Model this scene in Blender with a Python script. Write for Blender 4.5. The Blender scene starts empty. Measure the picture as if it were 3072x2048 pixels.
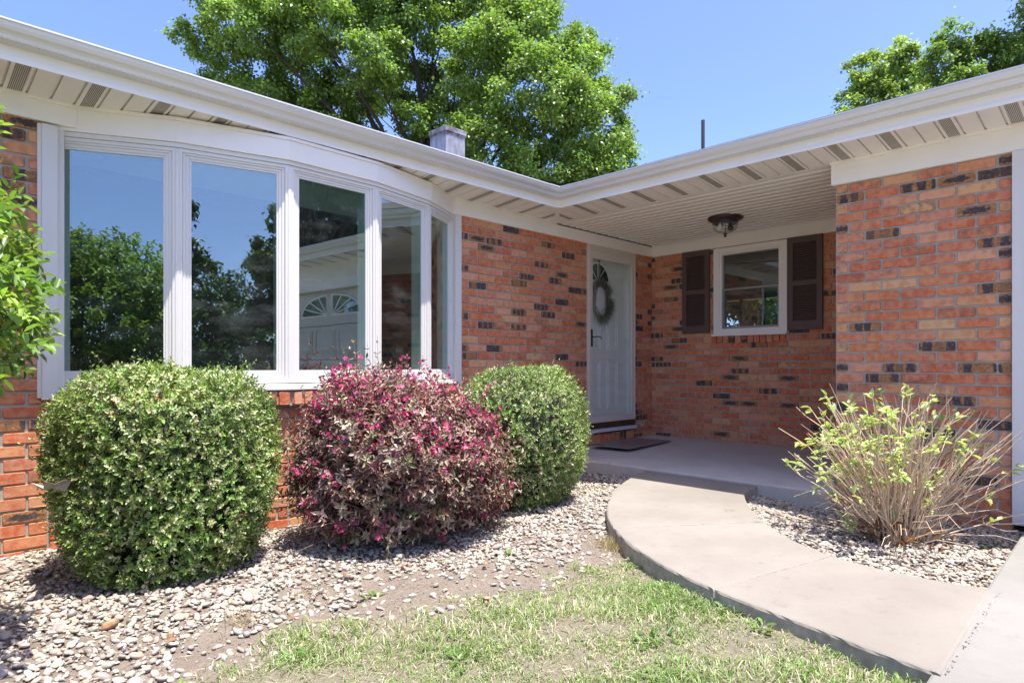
import bpy, bmesh, math, random
import numpy as np
from mathutils import Vector, Matrix
from math import radians as R, sin, cos, pi, sqrt
SC = bpy.context.scene
RNG = np.random.default_rng(7)
random.seed(7)
# ------------------------------------------------------------ camera
cam = bpy.data.objects.new('camera', bpy.data.cameras.new('camera'))
SC.collection.objects.link(cam); SC.camera = cam
TH = 45.07
cam.location = (0, 0, 0)
cam.rotation_euler = (R(90), 0, R(TH - 90.0 + 0.0))
cam.data.sensor_width = 36.0
cam.data.lens = 1893.3 / 3072 * 36
cam.data.shift_y = 72 / 3072
cam.data.clip_start = 0.05; cam.data.clip_end = 2000
# ------------------------------------------------------------ world, sun, exposure
SUNV = Vector((0.02, -0.268, 1.0)).normalized()          # towards the sun
w = bpy.data.worlds.new('World'); SC.world = w; w.use_nodes = True
nt = w.node_tree; bg = nt.nodes['Background']
sky = nt.nodes.new('ShaderNodeTexSky'); sky.sky_type = 'NISHITA'; sky.sun_disc = False
sky.sun_elevation = math.asin(SUNV.z); sky.sun_rotation = math.atan2(SUNV.x, SUNV.y)
sky.air_density = 0.6; sky.dust_density = 1.8; sky.ozone_density = 10.0
tn = nt.nodes.new('ShaderNodeMix'); tn.data_type = 'RGBA'; tn.blend_type = 'MULTIPLY'; tn.inputs[0].default_value = 1.0; tn.inputs[7].default_value = (1.0, .885, .90, 1)
nt.links.new(sky.outputs[0], tn.inputs[6]); nt.links.new(tn.outputs[2], bg.inputs[0]); bg.inputs[1].default_value = 0.15
sl = bpy.data.lights.new('sun', 'SUN'); sl.energy = 2.9; sl.angle = R(0.55); sl.color = (1.0, 0.95, 0.875)
so = bpy.data.objects.new('sun', sl); SC.collection.objects.link(so)
so.rotation_euler = (-SUNV).to_track_quat('-Z', 'Y').to_euler()
SC.view_settings.view_transform = 'Standard'; SC.view_settings.look = 'None'
SC.view_settings.exposure = 1.79; SC.view_settings.gamma = 1.0
SC.render.engine = 'CYCLES'
SC.cycles.use_denoising = True
SC.cycles.max_bounces = 12; SC.cycles.diffuse_bounces = 8; SC.cycles.transparent_max_bounces = 24
SC.cycles.sample_clamp_indirect = 6.0

# ------------------------------------------------------------ object helpers
def link(o, parent=None):
    SC.collection.objects.link(o)
    if parent is not None: o.parent = parent
    return o
def tag(o, label=None, cat=None, group=None, kind=None):
    if label: o['label'] = label
    if cat: o['category'] = cat
    if group: o['group'] = group
    if kind: o['kind'] = kind
    return o
def empty(name, loc=(0, 0, 0), parent=None):
    o = bpy.data.objects.new(name, None); o.location = loc; o.empty_display_size = 0.1
    return link(o, parent)
def fix(o, parent):
    """keep world coordinates of geometry when the parent stands elsewhere"""
    if parent is not None:
        p = parent; off = Vector((0, 0, 0))
        while p is not None: off += p.location; p = p.parent
        o.location = -off
    return o

class MB:
    """mesh builder; local frame = origin + u*t + d*n + z"""
    def __init__(s): s.v = []; s.f = []; s.m = []; s.fr = None; s.mi = 0
    def frame(s, o, t, n): s.fr = (Vector((o[0], o[1], 0)), Vector((t[0], t[1], 0)).normalized(), Vector((n[0], n[1], 0)).normalized()); return s
    def P(s, u, d, z):
        if s.fr is None: return (u, d, z)
        o, t, n = s.fr; p = o + t * u + n * d; return (p.x, p.y, z)
    def add(s, vs, fs):
        b = len(s.v); s.v += [tuple(x) for x in vs]; s.f += [tuple(b + i for i in f) for f in fs]; s.m += [s.mi] * len(fs)
    def box(s, u0, u1, d0, d1, z0, z1):
        vs = [s.P(u, d, z) for z in (z0, z1) for d in (d0, d1) for u in (u0, u1)]
        s.add(vs, [(0, 1, 3, 2), (4, 6, 7, 5), (0, 4, 5, 1), (2, 3, 7, 6), (0, 2, 6, 4), (1, 5, 7, 3)]); return s
    def hexa(s, pts): s.add(pts, [(0, 1, 2, 3), (7, 6, 5, 4), (0, 4, 5, 1), (1, 5, 6, 2), (2, 6, 7, 3), (3, 7, 4, 0)]); return s
    def prism(s, poly, z0, z1):
        n = len(poly); vs = [s.P(x, y, z0) for x, y in poly] + [s.P(x, y, z1) for x, y in poly]
        s.add(vs, [tuple(range(n))[::-1], tuple(range(n, 2 * n))] + [(i, (i + 1) % n, n + (i + 1) % n, n + i) for i in range(n)]); return s
    def extr(s, poly, u0, u1):
        """profile (d,z) extruded along u"""
        n = len(poly); vs = [s.P(u0, d, z) for d, z in poly] + [s.P(u1, d, z) for d, z in poly]
        s.add(vs, [tuple(range(n)), tuple(range(n, 2 * n))[::-1]] + [(i, n + i, n + (i + 1) % n, (i + 1) % n) for i in range(n)]); return s
    def plate(s, poly, d0, d1):
        """outline (u,z) given thickness along d"""
        n = len(poly); vs = [s.P(u, d0, z) for u, z in poly] + [s.P(u, d1, z) for u, z in poly]
        s.add(vs, [tuple(range(n)), tuple(range(n, 2 * n))[::-1]] + [(i, n + i, n + (i + 1) % n, (i + 1) % n) for i in range(n)]); return s
    def rectframe(s, u0, u1, z0, z1, wd, d0, d1, wb=None, wt=None):
        wb = wb or wd; wt = wt or wd
        O = [(u0, z0), (u1, z0), (u1, z1), (u0, z1)]; I = [(u0 + wd, z0 + wb), (u1 - wd, z0 + wb), (u1 - wd, z1 - wt), (u0 + wd, z1 - wt)]
        for i in range(4):
            j = (i + 1) % 4; q = [O[i], O[j], I[j], I[i]]
            s.hexa([s.P(u, d0, z) for u, z in q] + [s.P(u, d1, z) for u, z in q])
        return s
    def lathe(s, prof, c, seg=32, cap=True):
        b = len(s.v); n = len(prof)
        for i in range(seg):
            a = 2 * pi * i / seg
            for r, z in prof: s.v.append((c[0] + r * cos(a), c[1] + r * sin(a), c[2] + z))
        for i in range(seg):
            for k in range(n - 1):
                a = b + i * n + k; e = b + ((i + 1) % seg) * n + k
                s.f.append((a, e, e + 1, a + 1)); s.m.append(s.mi)
        if cap:
            s.f.append(tuple(b + i * n for i in range(seg))); s.m.append(s.mi)
            s.f.append(tuple(b + i * n + n - 1 for i in range(seg))[::-1]); s.m.append(s.mi)
        return s
    def tube(s, pts, r0, r1=None, k=6):
        r1 = r0 if r1 is None else r1; n = len(pts); b = len(s.v); pts = [Vector(p) for p in pts]
        for i, p in enumerate(pts):
            d = (pts[min(i + 1, n - 1)] - pts[max(i - 1, 0)]); d = d.normalized() if d.length > 1e-9 else Vector((0, 0, 1))
            a = d.cross(Vector((0.31, 0.17, 0.94)));
            if a.length < 1e-3: a = d.cross(Vector((1, 0, 0)))
            a.normalize(); c = d.cross(a); r = r0 + (r1 - r0) * i / max(n - 1, 1)
            for j in range(k):
                q = p + (a * cos(2 * pi * j / k) + c * sin(2 * pi * j / k)) * r; s.v.append(tuple(q))
        for i in range(n - 1):
            for j in range(k):
                a = b + i * k + j; e = b + i * k + (j + 1) % k; s.f.append((a, e, e + k, a + k)); s.m.append(s.mi)
        s.f.append(tuple(b + j for j in range(k))[::-1]); s.m.append(s.mi)
        s.f.append(tuple(b + (n - 1) * k + j for j in range(k))); s.m.append(s.mi)
        return s
    def build(s, name, mat, parent=None, bevel=0, smooth=False, recalc=True):
        me = bpy.data.meshes.new(name); me.from_pydata(s.v, [], s.f)
        for m in (mat if isinstance(mat, (list, tuple)) else [mat]): me.materials.append(m)
        if any(s.m): me.polygons.foreach_set('material_index', s.m)
        if recalc:
            bm = bmesh.new(); bm.from_mesh(me); bmesh.ops.recalc_face_normals(bm, faces=bm.faces); bm.to_mesh(me); bm.free()
        if smooth: me.polygons.foreach_set('use_smooth', [True] * len(me.polygons))
        me.update()
        o = link(bpy.data.objects.new(name, me), parent); fix(o, parent)
        if bevel:
            b = o.modifiers.new('bevel', 'BEVEL'); b.width = bevel; b.segments = 2; b.limit_method = 'ANGLE'; b.angle_limit = R(40)
        return o

def mesh_np(name, V, F, mat, parent=None, smooth=False, attrs=None, midx=None):
    """V (n,3); F (m,k) constant k"""
    me = bpy.data.meshes.new(name); V = np.ascontiguousarray(V, dtype=np.float32); F = np.ascontiguousarray(F, dtype=np.int32)
    m, k = F.shape
    me.vertices.add(len(V)); me.vertices.foreach_set('co', V.ravel())
    me.loops.add(m * k); me.loops.foreach_set('vertex_index', F.ravel())
    me.polygons.add(m); me.polygons.foreach_set('loop_start', np.arange(0, m * k, k, dtype=np.int32))
    try: me.polygons.foreach_set('loop_total', np.full(m, k, dtype=np.int32))
    except Exception: pass
    if smooth: me.polygons.foreach_set('use_smooth', np.ones(m, dtype=bool))
    for mm in (mat if isinstance(mat, (list, tuple)) else [mat]): me.materials.append(mm)
    if midx is not None: me.polygons.foreach_set('material_index', midx.astype(np.int32))
    me.update(calc_edges=True)
    for an, arr in (attrs or {}).items():
        a = me.attributes.new(an, 'FLOAT_COLOR' if arr.shape[1] == 4 else 'FLOAT_VECTOR', 'POINT')
        a.data.foreach_set('color' if arr.shape[1] == 4 else 'vector', np.ascontiguousarray(arr, dtype=np.float32).ravel())
    o = link(bpy.data.objects.new(name, me), parent); fix(o, parent)
    return o

def unit(a): return a / np.maximum(np.linalg.norm(a, axis=-1, keepdims=True), 1e-9)
def rdir(n):
    return unit(RNG.normal(size=(n, 3)))
# leaf template: t along, s across, h up
LEAF = np.array([(0, 0, 0), (.32, .5, .10), (.72, .38, .08), (1, 0, -.05), (.72, -.38, .08), (.32, -.5, .10)])
LEAFF = np.array([(0, 3, 2, 1), (0, 5, 4, 3)])
DIAM = np.array([(0, 0, 0), (.45, .5, 0.06), (1, 0, 0), (.45, -.5, 0.06)]); DIAMF = np.array([(0, 2, 1, 0)])[:, :0]
def leaves(P, D, L, W, C, tmpl='leaf', twist=None, edge=None, curl=0.0):
    """returns V,F,color arrays for N leaves"""
    n = len(P); D = unit(D)
    U = rdir(n) if twist is None else unit(twist + rdir(n) * 0.35)
    S = unit(np.cross(U, D)); U = np.cross(D, S)
    if tmpl == 'leaf': T, F0 = LEAF, LEAFF
    else: T, F0 = np.array([(0, 0, 0), (.4, .5, .05), (1, 0, -.03), (.4, -.5, .05)]), np.array([(0, 3, 2, 1)])
    k = len(T)
    t = T[None, :, 0:1]; s = T[None, :, 1:2]; h = T[None, :, 2:3] - curl * T[None, :, 0:1] ** 2
    L_ = np.asarray(L).reshape(n, 1, 1); W_ = np.asarray(W).reshape(n, 1, 1)
    V = P[:, None, :] + t * L_ * D[:, None, :] + s * W_ * S[:, None, :] + h * L_ * U[:, None, :]
    F = (np.arange(n)[:, None, None] * k + F0[None]).reshape(-1, 4)
    col = np.repeat(C[:, None, :], k, axis=1).copy()
    if edge is not None:
        side = (np.abs(T[:, 1]) > 0.1) | (T[:, 0] > 0.95)
        col[:, side, :3] = edge[:, None, :]
    col = np.concatenate([col[..., :3], np.ones((n, k, 1))], axis=-1).reshape(-1, 4)
    return V.reshape(-1, 3), F, col
def merge(parts):
    V = []; F = []; C = []; b = 0
    for v, f, c in parts: V.append(v); F.append(f + b); C.append(c); b += len(v)
    return np.concatenate(V), np.concatenate(F), np.concatenate(C)
def jitcol(base, n, sv=0.2, sh=0.06):
    c = np.array(base)[None] * (1 + RNG.normal(size=(n, 1)) * sv) * (1 + RNG.normal(size=(n, 3)) * sh)
    return np.clip(c, 0.004, 1)

# ------------------------------------------------------------ materials
class G:
    def __init__(s, name):
        s.m = bpy.data.materials.new(name); s.m.use_nodes = True; s.t = s.m.node_tree; s.b = s.t.nodes['Principled BSDF']; s.out = s.t.nodes['Material Output']
    def n(s, ty, **kw):
        x = s.t.nodes.new(ty)
        for k, v in kw.items(): setattr(x, k, v)
        return x
    def set(s, sock, v):
        if isinstance(v, bpy.types.NodeSocket): s.t.links.new(v, sock)
        elif v is not None:
            if isinstance(v, (tuple, list)) and len(v) == 3 and sock.type == 'RGBA': v = (*v, 1)
            sock.default_value = v
    def M(s, op, a, b=None, c=None, clamp=False):
        x = s.n('ShaderNodeMath', operation=op, use_clamp=clamp)
        for i, v in enumerate((a, b, c)):
            if v is not None: s.set(x.inputs[i], v)
        return x.outputs[0]
    def mix(s, f, a, b, blend='MIX'):
        x = s.n('ShaderNodeMix', data_type='RGBA', blend_type=blend); s.set(x.inputs[0], f); s.set(x.inputs[6], a); s.set(x.inputs[7], b); return x.outputs[2]
    def ramp(s, f, stops, interp='LINEAR'):
        x = s.n('ShaderNodeValToRGB'); x.color_ramp.interpolation = interp; e = x.color_ramp.elements
        while len(e) < len(stops): e.new(0.5)
        for i, (p, c) in enumerate(stops): e[i].position = p; e[i].color = (*c, 1) if len(c) == 3 else c
        s.set(x.inputs[0], f); return x.outputs[0]
    def sm(s, v, lo, hi, o0=0.0, o1=1.0):
        x = s.n('ShaderNodeMapRange', interpolation_type='SMOOTHSTEP'); s.set(x.inputs[0], v); x.inputs[1].default_value = lo; x.inputs[2].default_value = hi; x.inputs[3].default_value = o0; x.inputs[4].default_value = o1; return x.outputs[0]
    def coord(s): return s.n('ShaderNodeTexCoord').outputs['Object']
    def pos(s): return s.n('ShaderNodeNewGeometry').outputs['Position']
    def scale(s, v, k):
        x = s.n('ShaderNodeMapping'); s.set(x.inputs[0], v); x.inputs[3].default_value = k; return x.outputs[0]
    def noise(s, v, sc, det=4, rough=.55, out=0):
        x = s.n('ShaderNodeTexNoise'); s.set(x.inputs['Vector'], v); x.inputs['Scale'].default_value = sc; x.inputs['Detail'].default_value = det; x.inputs['Roughness'].default_value = rough; return x.outputs[out]
    def vor(s, v, sc, feat='F1', out='Distance'):
        x = s.n('ShaderNodeTexVoronoi', feature=feat); s.set(x.inputs['Vector'], v); x.inputs['Scale'].default_value = sc; return x.outputs[out]
    def attr(s, name, out='Color'): return s.n('ShaderNodeAttribute', attribute_name=name).outputs[out]
    def sep(s, v): x = s.n('ShaderNodeSeparateXYZ'); s.set(x.inputs[0], v); return x.outputs
    def bump(s, h, st=.3, dist=.01):
        x = s.n('ShaderNodeBump'); x.inputs['Strength'].default_value = st; x.inputs['Distance'].default_value = dist; s.set(x.inputs['Height'], h); s.t.links.new(x.outputs[0], s.b.inputs['Normal']); return x
    def P(s, color=None, rough=None, metal=None, spec=None):
        if color is not None: s.set(s.b.inputs['Base Color'], color)
        if rough is not None: s.set(s.b.inputs['Roughness'], rough)
        if metal is not None: s.set(s.b.inputs['Metallic'], metal)
        if spec is not None: s.set(s.b.inputs['Specular IOR Level'], spec)
        return s.m

def paint(name, col, rough=.45, dirt=.12, spec=.5, scale=3.0, streak=False):
    g = G(name); p = g.pos(); n = g.noise(p, scale, 5, .6); n2 = g.noise(p, 60, 3, .6)
    if streak:
        q = g.scale(p, (14, 14, .7)); n = g.M('MULTIPLY', g.noise(q, 1.5, 4, .6), g.M('ADD', n, .35))
    f = g.sm(n, .35, .75, 0, dirt); f2 = g.sm(n2, .62, .75, 0, dirt * .9)
    c = g.mix(f, col, tuple(x * .55 for x in col)); c = g.mix(f2, c, tuple(x * .5 for x in (col[0], col[1] * .93, col[2] * .8)))
    g.bump(g.noise(p, 25, 3), .05, .01)
    return g.P(c, rough, spec=spec)
M = {}
M['trim'] = paint('white_trim', (.90, .86, .80), .5, .08)
M['vinyl'] = paint('white_vinyl', (.72, .695, .655), .35, .10, streak=True)
M['soffit'] = paint('soffit_metal', (.87, .84, .80), .5, .14)
M['ceiling'] = paint('ceiling_metal', (.88, .855, .81), .45, .08)
M['shutter'] = paint('brown_shutter', (.115, .074, .062), .55, .15)
M['stormframe'] = paint('storm_frame', (.66, .60, .50), .4, .08)
M['door'] = paint('door_paint', (.90, .88, .83), .4, .06)
M['bronze'] = paint('dark_bronze', (.045, .030, .026), .35, .1)
M['black'] = paint('black_metal', (.012, .012, .012), .3, 0)
M['steel'] = paint('steel', (.45, .45, .46), .3, .1)
M['mullion'] = M['vinyl']
def gutter_mat():
    g = G('gutter_aluminium'); p = g.pos(); s = g.sep(p)
    n = g.noise(g.scale(p, (.6, .6, 9)), 3, 4); sp = g.noise(p, 220, 2, .5)
    spk = g.M('MULTIPLY', g.sm(sp, .57, .66), g.sm(s[2], 1.505, 1.47))
    c = g.mix(g.sm(n, .4, .75, 0, .35), (.74, .74, .74), (.56, .56, .55))
    c = g.mix(g.M('MULTIPLY', spk, .55), c, (.16, .15, .12))
    return g.P(c, .38, .25)
M['gutter'] = gutter_mat()
def vent_mat():
    g = G('perforated_vent'); p = g.scale(g.pos(), (1 / .0075, 1 / .0075, 1 / .0075)); s = g.sep(p)
    fx = g.M('SUBTRACT', g.M('FRACT', s[0]), .5); fy = g.M('SUBTRACT', g.M('FRACT', s[1]), .5)
    d = g.M('SQRT', g.M('ADD', g.M('MULTIPLY', fx, fx), g.M('MULTIPLY', fy, fy)))
    return g.P(g.mix(g.sm(d, .44, .38), (.74, .69, .63), (.02, .018, .015)), .6)
M['vent'] = vent_mat()
def brick_mat():
    g = G('wire_cut_brick'); a = g.attr('bseed'); A = g.sep(a); u = g.sep(g.attr('buv', 'Vector')); p = g.pos()
    off = g.n('ShaderNodeVectorMath', operation='SCALE'); g.set(off.inputs[0], a); off.inputs['Scale'].default_value = 37.0
    q = g.n('ShaderNodeVectorMath', operation='ADD'); g.set(q.inputs[0], p); g.set(q.inputs[1], off.outputs[0]); q = q.outputs[0]
    base = g.ramp(A[0], [(0, (.62, .215, .080)), (.16, (.54, .130, .055)), (.34, (.64, .255, .125)), (.48, (.72, .360, .210)), (.60, (.58, .180, .100)), (.78, (.60, .145, .048)), (.90, (.66, .28, .12)), (1, (.70, .42, .20))])
    n1 = g.noise(q, 22, 4, .6); n2 = g.noise(q, 160, 4, .65)
    col = g.mix(g.sm(n1, .35, .7, 0, .5), base, (.70, .36, .21)); col = g.mix(g.sm(n1, .55, .3, 0, .45), col, (.42, .11, .05))
    # kiss marks: three discs along the brick
    A2 = g.sep(g.attr('bseed2')); pitch = g.M('ADD', .046, g.M('MULTIPLY', A2[0], .034)); ph = g.M('ADD', .5, g.M('MULTIPLY', g.M('SUBTRACT', A2[1], .5), .9))
    uu = g.M('DIVIDE', u[0], pitch); fr = g.M('MULTIPLY', g.M('SUBTRACT', g.M('FRACT', g.M('ADD', uu, ph)), .5), pitch)
    cell = g.n('ShaderNodeTexWhiteNoise', noise_dimensions='2D'); cv = g.n('ShaderNodeCombineXYZ'); g.set(cv.inputs[0], g.M('FLOOR', g.M('ADD', uu, ph))); g.set(cv.inputs[1], g.M('MULTIPLY', A[0], 91.0)); g.set(cell.inputs['Vector'], cv.outputs[0]); cr = cell.outputs['Value']
    wob = g.M('MULTIPLY', g.M('SUBTRACT', g.noise(q, 45, 3), .5), .018)
    d2 = g.M('SQRT', g.M('ADD', g.M('MULTIPLY', fr, fr), g.M('MULTIPLY', u[1], u[1]))); dd = g.M('ADD', d2, wob)
    disc = g.M('MULTIPLY', g.sm(dd, .0225, .0185), cr); ring = g.M('MULTIPLY', g.M('MULTIPLY', g.sm(dd, .0245, .0215), g.sm(dd, .0165, .0195)), g.sm(cr, .35, .8))
    has = g.sm(A[1], .4, .9)
    col = g.mix(g.M('MULTIPLY', g.M('MULTIPLY', disc, has), .32), col, (.40, .17, .12))
    col = g.mix(g.M('MULTIPLY', g.M('MULTIPLY', ring, has), .5), col, (.55, .34, .23))
    stripe = g.noise(g.scale(q, (90, 90, 6)), 1, 3, .6)
    col = g.mix(g.M('MULTIPLY', g.sm(stripe, .56, .68), .35), col, (.58, .36, .22))
    # flashed dark bricks
    n3 = g.noise(q, 60, 4, .6); nd = g.M('MULTIPLY', g.M('SUBTRACT', g.M('ADD', n3, g.M('MULTIPLY', g.M('SUBTRACT', n1, .5), .8)), .5), .034)
    sq = g.M('ADD', g.M('MAXIMUM', g.M('ABSOLUTE', fr), g.M('MULTIPLY', g.M('ABSOLUTE', u[1]), .82)), nd)
    spots = g.M('MULTIPLY', g.sm(g.M('ADD', sq, g.M('MULTIPLY', g.M('SUBTRACT', A2[2], .5), .008)), .0265, .018), g.sm(cr, .05, .25))
    ov = g.M('SQRT', g.M('ADD', g.M('POWER', g.M('DIVIDE', g.M('ADD', u[0], nd), .082), 2), g.M('POWER', g.M('DIVIDE', g.M('ADD', u[1], nd), .021), 2)))
    oval = g.sm(ov, 1.0, .72)
    isd = g.M('GREATER_THAN', A[2], .845); iso = g.M('GREATER_THAN', A[2], .955)
    dm = g.M('ADD', g.M('MULTIPLY', spots, g.M('SUBTRACT', isd, iso)), g.M('MULTIPLY', oval, iso), clamp=True)
    rim = g.ramp(g.noise(q, 90, 4), [(.3, (.20, .09, .04)), (.55, (.44, .20, .08)), (.75, (.40, .28, .14))])
    col = g.mix(isd, col, rim)
    darkc = g.ramp(g.noise(q, 70, 4), [(.32, (.030, .027, .036)), (.58, (.075, .062, .070)), (.78, (.22, .17, .15))])
    col = g.mix(g.M('MULTIPLY', dm, .94), col, darkc)
    isb = g.M('MULTIPLY', g.M('GREATER_THAN', A[2], .75), g.M('LESS_THAN', A[2], .845))      # half-flashed brown blotches
    col = g.mix(g.M('MULTIPLY', g.M('MULTIPLY', isb, .75), g.sm(g.noise(q, 24, 3), .42, .70)), col, (.24, .13, .075))
    col = g.mix(g.sm(n2, .60, .75, 0, .6), col, (.16, .06, .03)); col = g.mix(g.sm(n2, .36, .26, 0, .5), col, (.60, .42, .30))
    g.bump(g.M('ADD', n2, n3), .45, .004)
    return g.P(col, .82, spec=.3)
M['brick'] = brick_mat()
def mortar_mat():
    g = G('mortar'); p = g.pos(); c = g.mix(g.noise(p, 8, 4), (.33, .305, .26), (.50, .465, .40)); c = g.mix(g.sm(g.noise(p, 250, 3), .55, .7), c, (.34, .31, .27))
    g.bump(g.noise(p, 180, 4, .7), .6, .004); return g.P(c, .95)
M['mortar'] = mortar_mat()
def concrete(name, a, b, sp=(.18, .15, .12)):
    g = G(name); p = g.pos(); c = g.mix(g.sm(g.noise(p, 2.2, 6, .6), .3, .7), a, b)
    c = g.mix(g.sm(g.noise(p, 14, 5, .65), .5, .8, 0, .35), c, tuple(x * .72 for x in a))
    c = g.mix(g.sm(g.noise(p, 420, 2, .5), .60, .72, 0, .55), c, sp); c = g.mix(g.sm(g.noise(p, 300, 2, .5), .40, .3, 0, .35), c, tuple(min(1, x * 1.25) for x in b))
    s = g.sep(g.n('ShaderNodeNewGeometry').outputs['Normal'])
    c = g.mix(g.M('MULTIPLY', g.sm(s[2], .7, .3), g.sm(g.noise(p, 30, 4), .3, .7, .2, .8)), c, (.46, .43, .36))
    crack = g.vor(p, 1.3, 'DISTANCE_TO_EDGE'); st = g.sm(g.noise(p, .9, 3, .5), .5, .72, 0, .35)
    c = g.mix(st, c, tuple(x * .78 for x in a)); blot = g.M('MULTIPLY', g.sm(g.noise(p, 7, 5, .7), .62, .72), .35); c = g.mix(blot, c, tuple(x * .6 for x in a))
    c = g.mix(g.sm(g.vor(p, 9), .035, .02, 0, .8), c, tuple(x * .35 for x in a))
    g.bump(g.M('ADD', g.noise(p, 260, 4, .7), g.noise(g.scale(p, (150, 12, 10)), 1, 3, .6)), .45, .002); return g.P(c, .9, spec=.25)
M['walk'] = concrete('walk_concrete', (.226, .202, .172), (.266, .242, .209))
M['slab'] = concrete('porch_concrete', (.48, .45, .41), (.56, .53, .48))
M['drive'] = concrete('drive_concrete', (.222, .212, .190), (.256, .246, .224))
def soil():
    g = G('soil_and_lawn'); p = g.pos(); a = g.sep(g.attr('zone'))
    s = g.mix(g.noise(p, 5, 6, .65), (.20, .160, .125), (.32, .27, .218)); s = g.mix(g.sm(g.noise(p, 90, 5, .7), .5, .72), s, (.11, .08, .06))
    s = g.mix(g.sm(g.noise(p, 160, 3, .6), .63, .7), s, (.46, .41, .35))
    l = g.mix(g.noise(p, 3, 6, .7), (.17, .20, .09), (.26, .27, .15)); l = g.mix(g.sm(g.noise(p, 70, 5, .7), .5, .7), l, (.26, .22, .13))
    g.bump(g.M('ADD', g.noise(p, 45, 6, .75), g.M('MULTIPLY', g.noise(p, 9, 4), 2.0)), .8, .03)
    return g.P(g.mix(a[0], s, l), .95, spec=.15)
M['soil'] = soil()
def pebble_mat():
    g = G('river_pebble'); p = g.pos(); a = g.attr('col')
    v = g.noise(p, 55, 4, .6); c = g.mix(g.sm(v, .45, .75, 0, .5), a, (.52, .46, .40)); c = g.mix(g.sm(g.noise(p, 150, 3), .60, .75, 0, .5), c, (.14, .11, .09))
    g.bump(g.noise(p, 120, 3), .2, .004); return g.P(c, .62, spec=.35)
M['pebble'] = pebble_mat()
def leafmat(name, rough=.4, trans=.35, tint=(1.25, 1.35, .55), spec=.45):
    g = G(name); a = g.attr('col'); g.P(a, rough, spec=spec)
    tr = g.n('ShaderNodeBsdfTranslucent'); g.set(tr.inputs[0], g.mix(1.0, a, tint, 'MULTIPLY'))
    mx = g.n('ShaderNodeMixShader'); mx.inputs[0].default_value = trans
    g.t.links.new(g.b.outputs[0], mx.inputs[1]); g.t.links.new(tr.outputs[0], mx.inputs[2]); g.t.links.new(mx.outputs[0], g.out.inputs[0])
    return g.m
M['leaf'] = leafmat('leaf'); M['gloss_leaf'] = leafmat('glossy_leaf', .33, .25, spec=.5); M['petal'] = leafmat('petal', .6, .35, (1.2, 1, 1), .2)
M['darkleaf'] = leafmat('burgundy_leaf', .42, .2, (1.4, .9, .8), .4)
M['blade'] = leafmat('grass_blade', .5, .35)
def bark(name, a, b, sc=20):
    g = G(name); p = g.scale(g.pos(), (1, 1, .35)); n = g.noise(p, sc, 5, .65); g.bump(n, .5, .01); return g.P(g.mix(n, a, b), .85)
M['bark'] = bark('bark', (.025, .02, .016), (.085, .07, .055)); M['twig'] = bark('pale_twig', (.42, .30, .19), (.76, .62, .46), 60); M['stem'] = bark('shrub_stem', (.07, .05, .035), (.20, .16, .11), 50)
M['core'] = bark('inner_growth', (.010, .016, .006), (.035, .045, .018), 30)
def glass(name, refl=.13, tint=(.74, .87, .84), ior=1.7):
    g = G(name); t = g.t; t.nodes.remove(g.b)
    ge = g.n('ShaderNodeNewGeometry'); dt = g.n('ShaderNodeVectorMath', operation='DOT_PRODUCT'); g.set(dt.inputs[0], ge.outputs['Normal']); g.set(dt.inputs[1], ge.outputs['Incoming'])
    f0 = ((ior - 1) / (ior + 1)) ** 2; sch = g.M('POWER', g.M('SUBTRACT', 1.0, g.M('ABSOLUTE', dt.outputs['Value'])), 5.0)
    fr = g.M('ADD', f0, g.M('MULTIPLY', sch, 1 - f0))
    gl = g.n('ShaderNodeBsdfGlossy'); gl.inputs['Roughness'].default_value = .0; gl.inputs['Color'].default_value = (.93, 1, .99, 1)
    tr = g.n('ShaderNodeBsdfTransparent'); tr.inputs[0].default_value = (*tint, 1)
    f = g.M('ADD', g.M('MULTIPLY', fr, .9), refl, clamp=True)
    mx = g.n('ShaderNodeMixShader'); t.links.new(f, mx.inputs[0]); t.links.new(tr.outputs[0], mx.inputs[1]); t.links.new(gl.outputs[0], mx.inputs[2])
    p = g.pos(); bp = g.n('ShaderNodeBump'); bp.inputs['Strength'].default_value = .035; bp.inputs['Distance'].default_value = .02; g.set(bp.inputs['Height'], g.noise(p, 3.0, 1, .4)); t.links.new(bp.outputs[0], gl.inputs['Normal'])
    df = g.n('ShaderNodeBsdfDiffuse'); df.inputs[0].default_value = (.7, .7, .68, 1); m2 = g.n('ShaderNodeMixShader')
    sp = g.M('MULTIPLY', g.sm(g.vor(p, 42), .10, .05), g.sm(g.noise(p, 2.2, 3, .6), .5, .62)); sm_ = g.sm(g.noise(g.scale(p, (3, 3, 9)), 1.2, 4, .6), .45, .8, .006, .05)
    g.set(m2.inputs[0], g.M('ADD', g.M('MULTIPLY', sp, .5), sm_, clamp=True)); t.links.new(mx.outputs[0], m2.inputs[1]); t.links.new(df.outputs[0], m2.inputs[2]); t.links.new(m2.outputs[0], g.out.inputs[0])
    return g.m
M['glass'] = glass('window_glass'); M['clear'] = glass('storm_glass', .02, (.93, .955, .95), 1.35); M['bulbglass'] = glass('lamp_glass', .03, (.95, .96, .96), 1.35)
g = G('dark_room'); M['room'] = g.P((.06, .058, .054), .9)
g = G('shingle'); p = g.pos(); M['shingle'] = g.P(g.mix(g.noise(p, 60, 4, .7), (.05, .035, .025), (.17, .12, .09)), .95)
g = G('galvanised'); p = g.pos(); nn = g.noise(g.scale(p, (4, 4, 1.2)), 3, 5, .6); s = g.sep(p)
cc = g.mix(g.sm(nn, .35, .7), (.44, .45, .49), (.25, .25, .28)); cc = g.mix(g.M('MULTIPLY', g.sm(s[2], 3.66, 3.80), g.sm(g.noise(p, 9, 5), .35, .6)), cc, (.17, .14, .14))
M['galv'] = g.P(cc, .5, .35)
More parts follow.
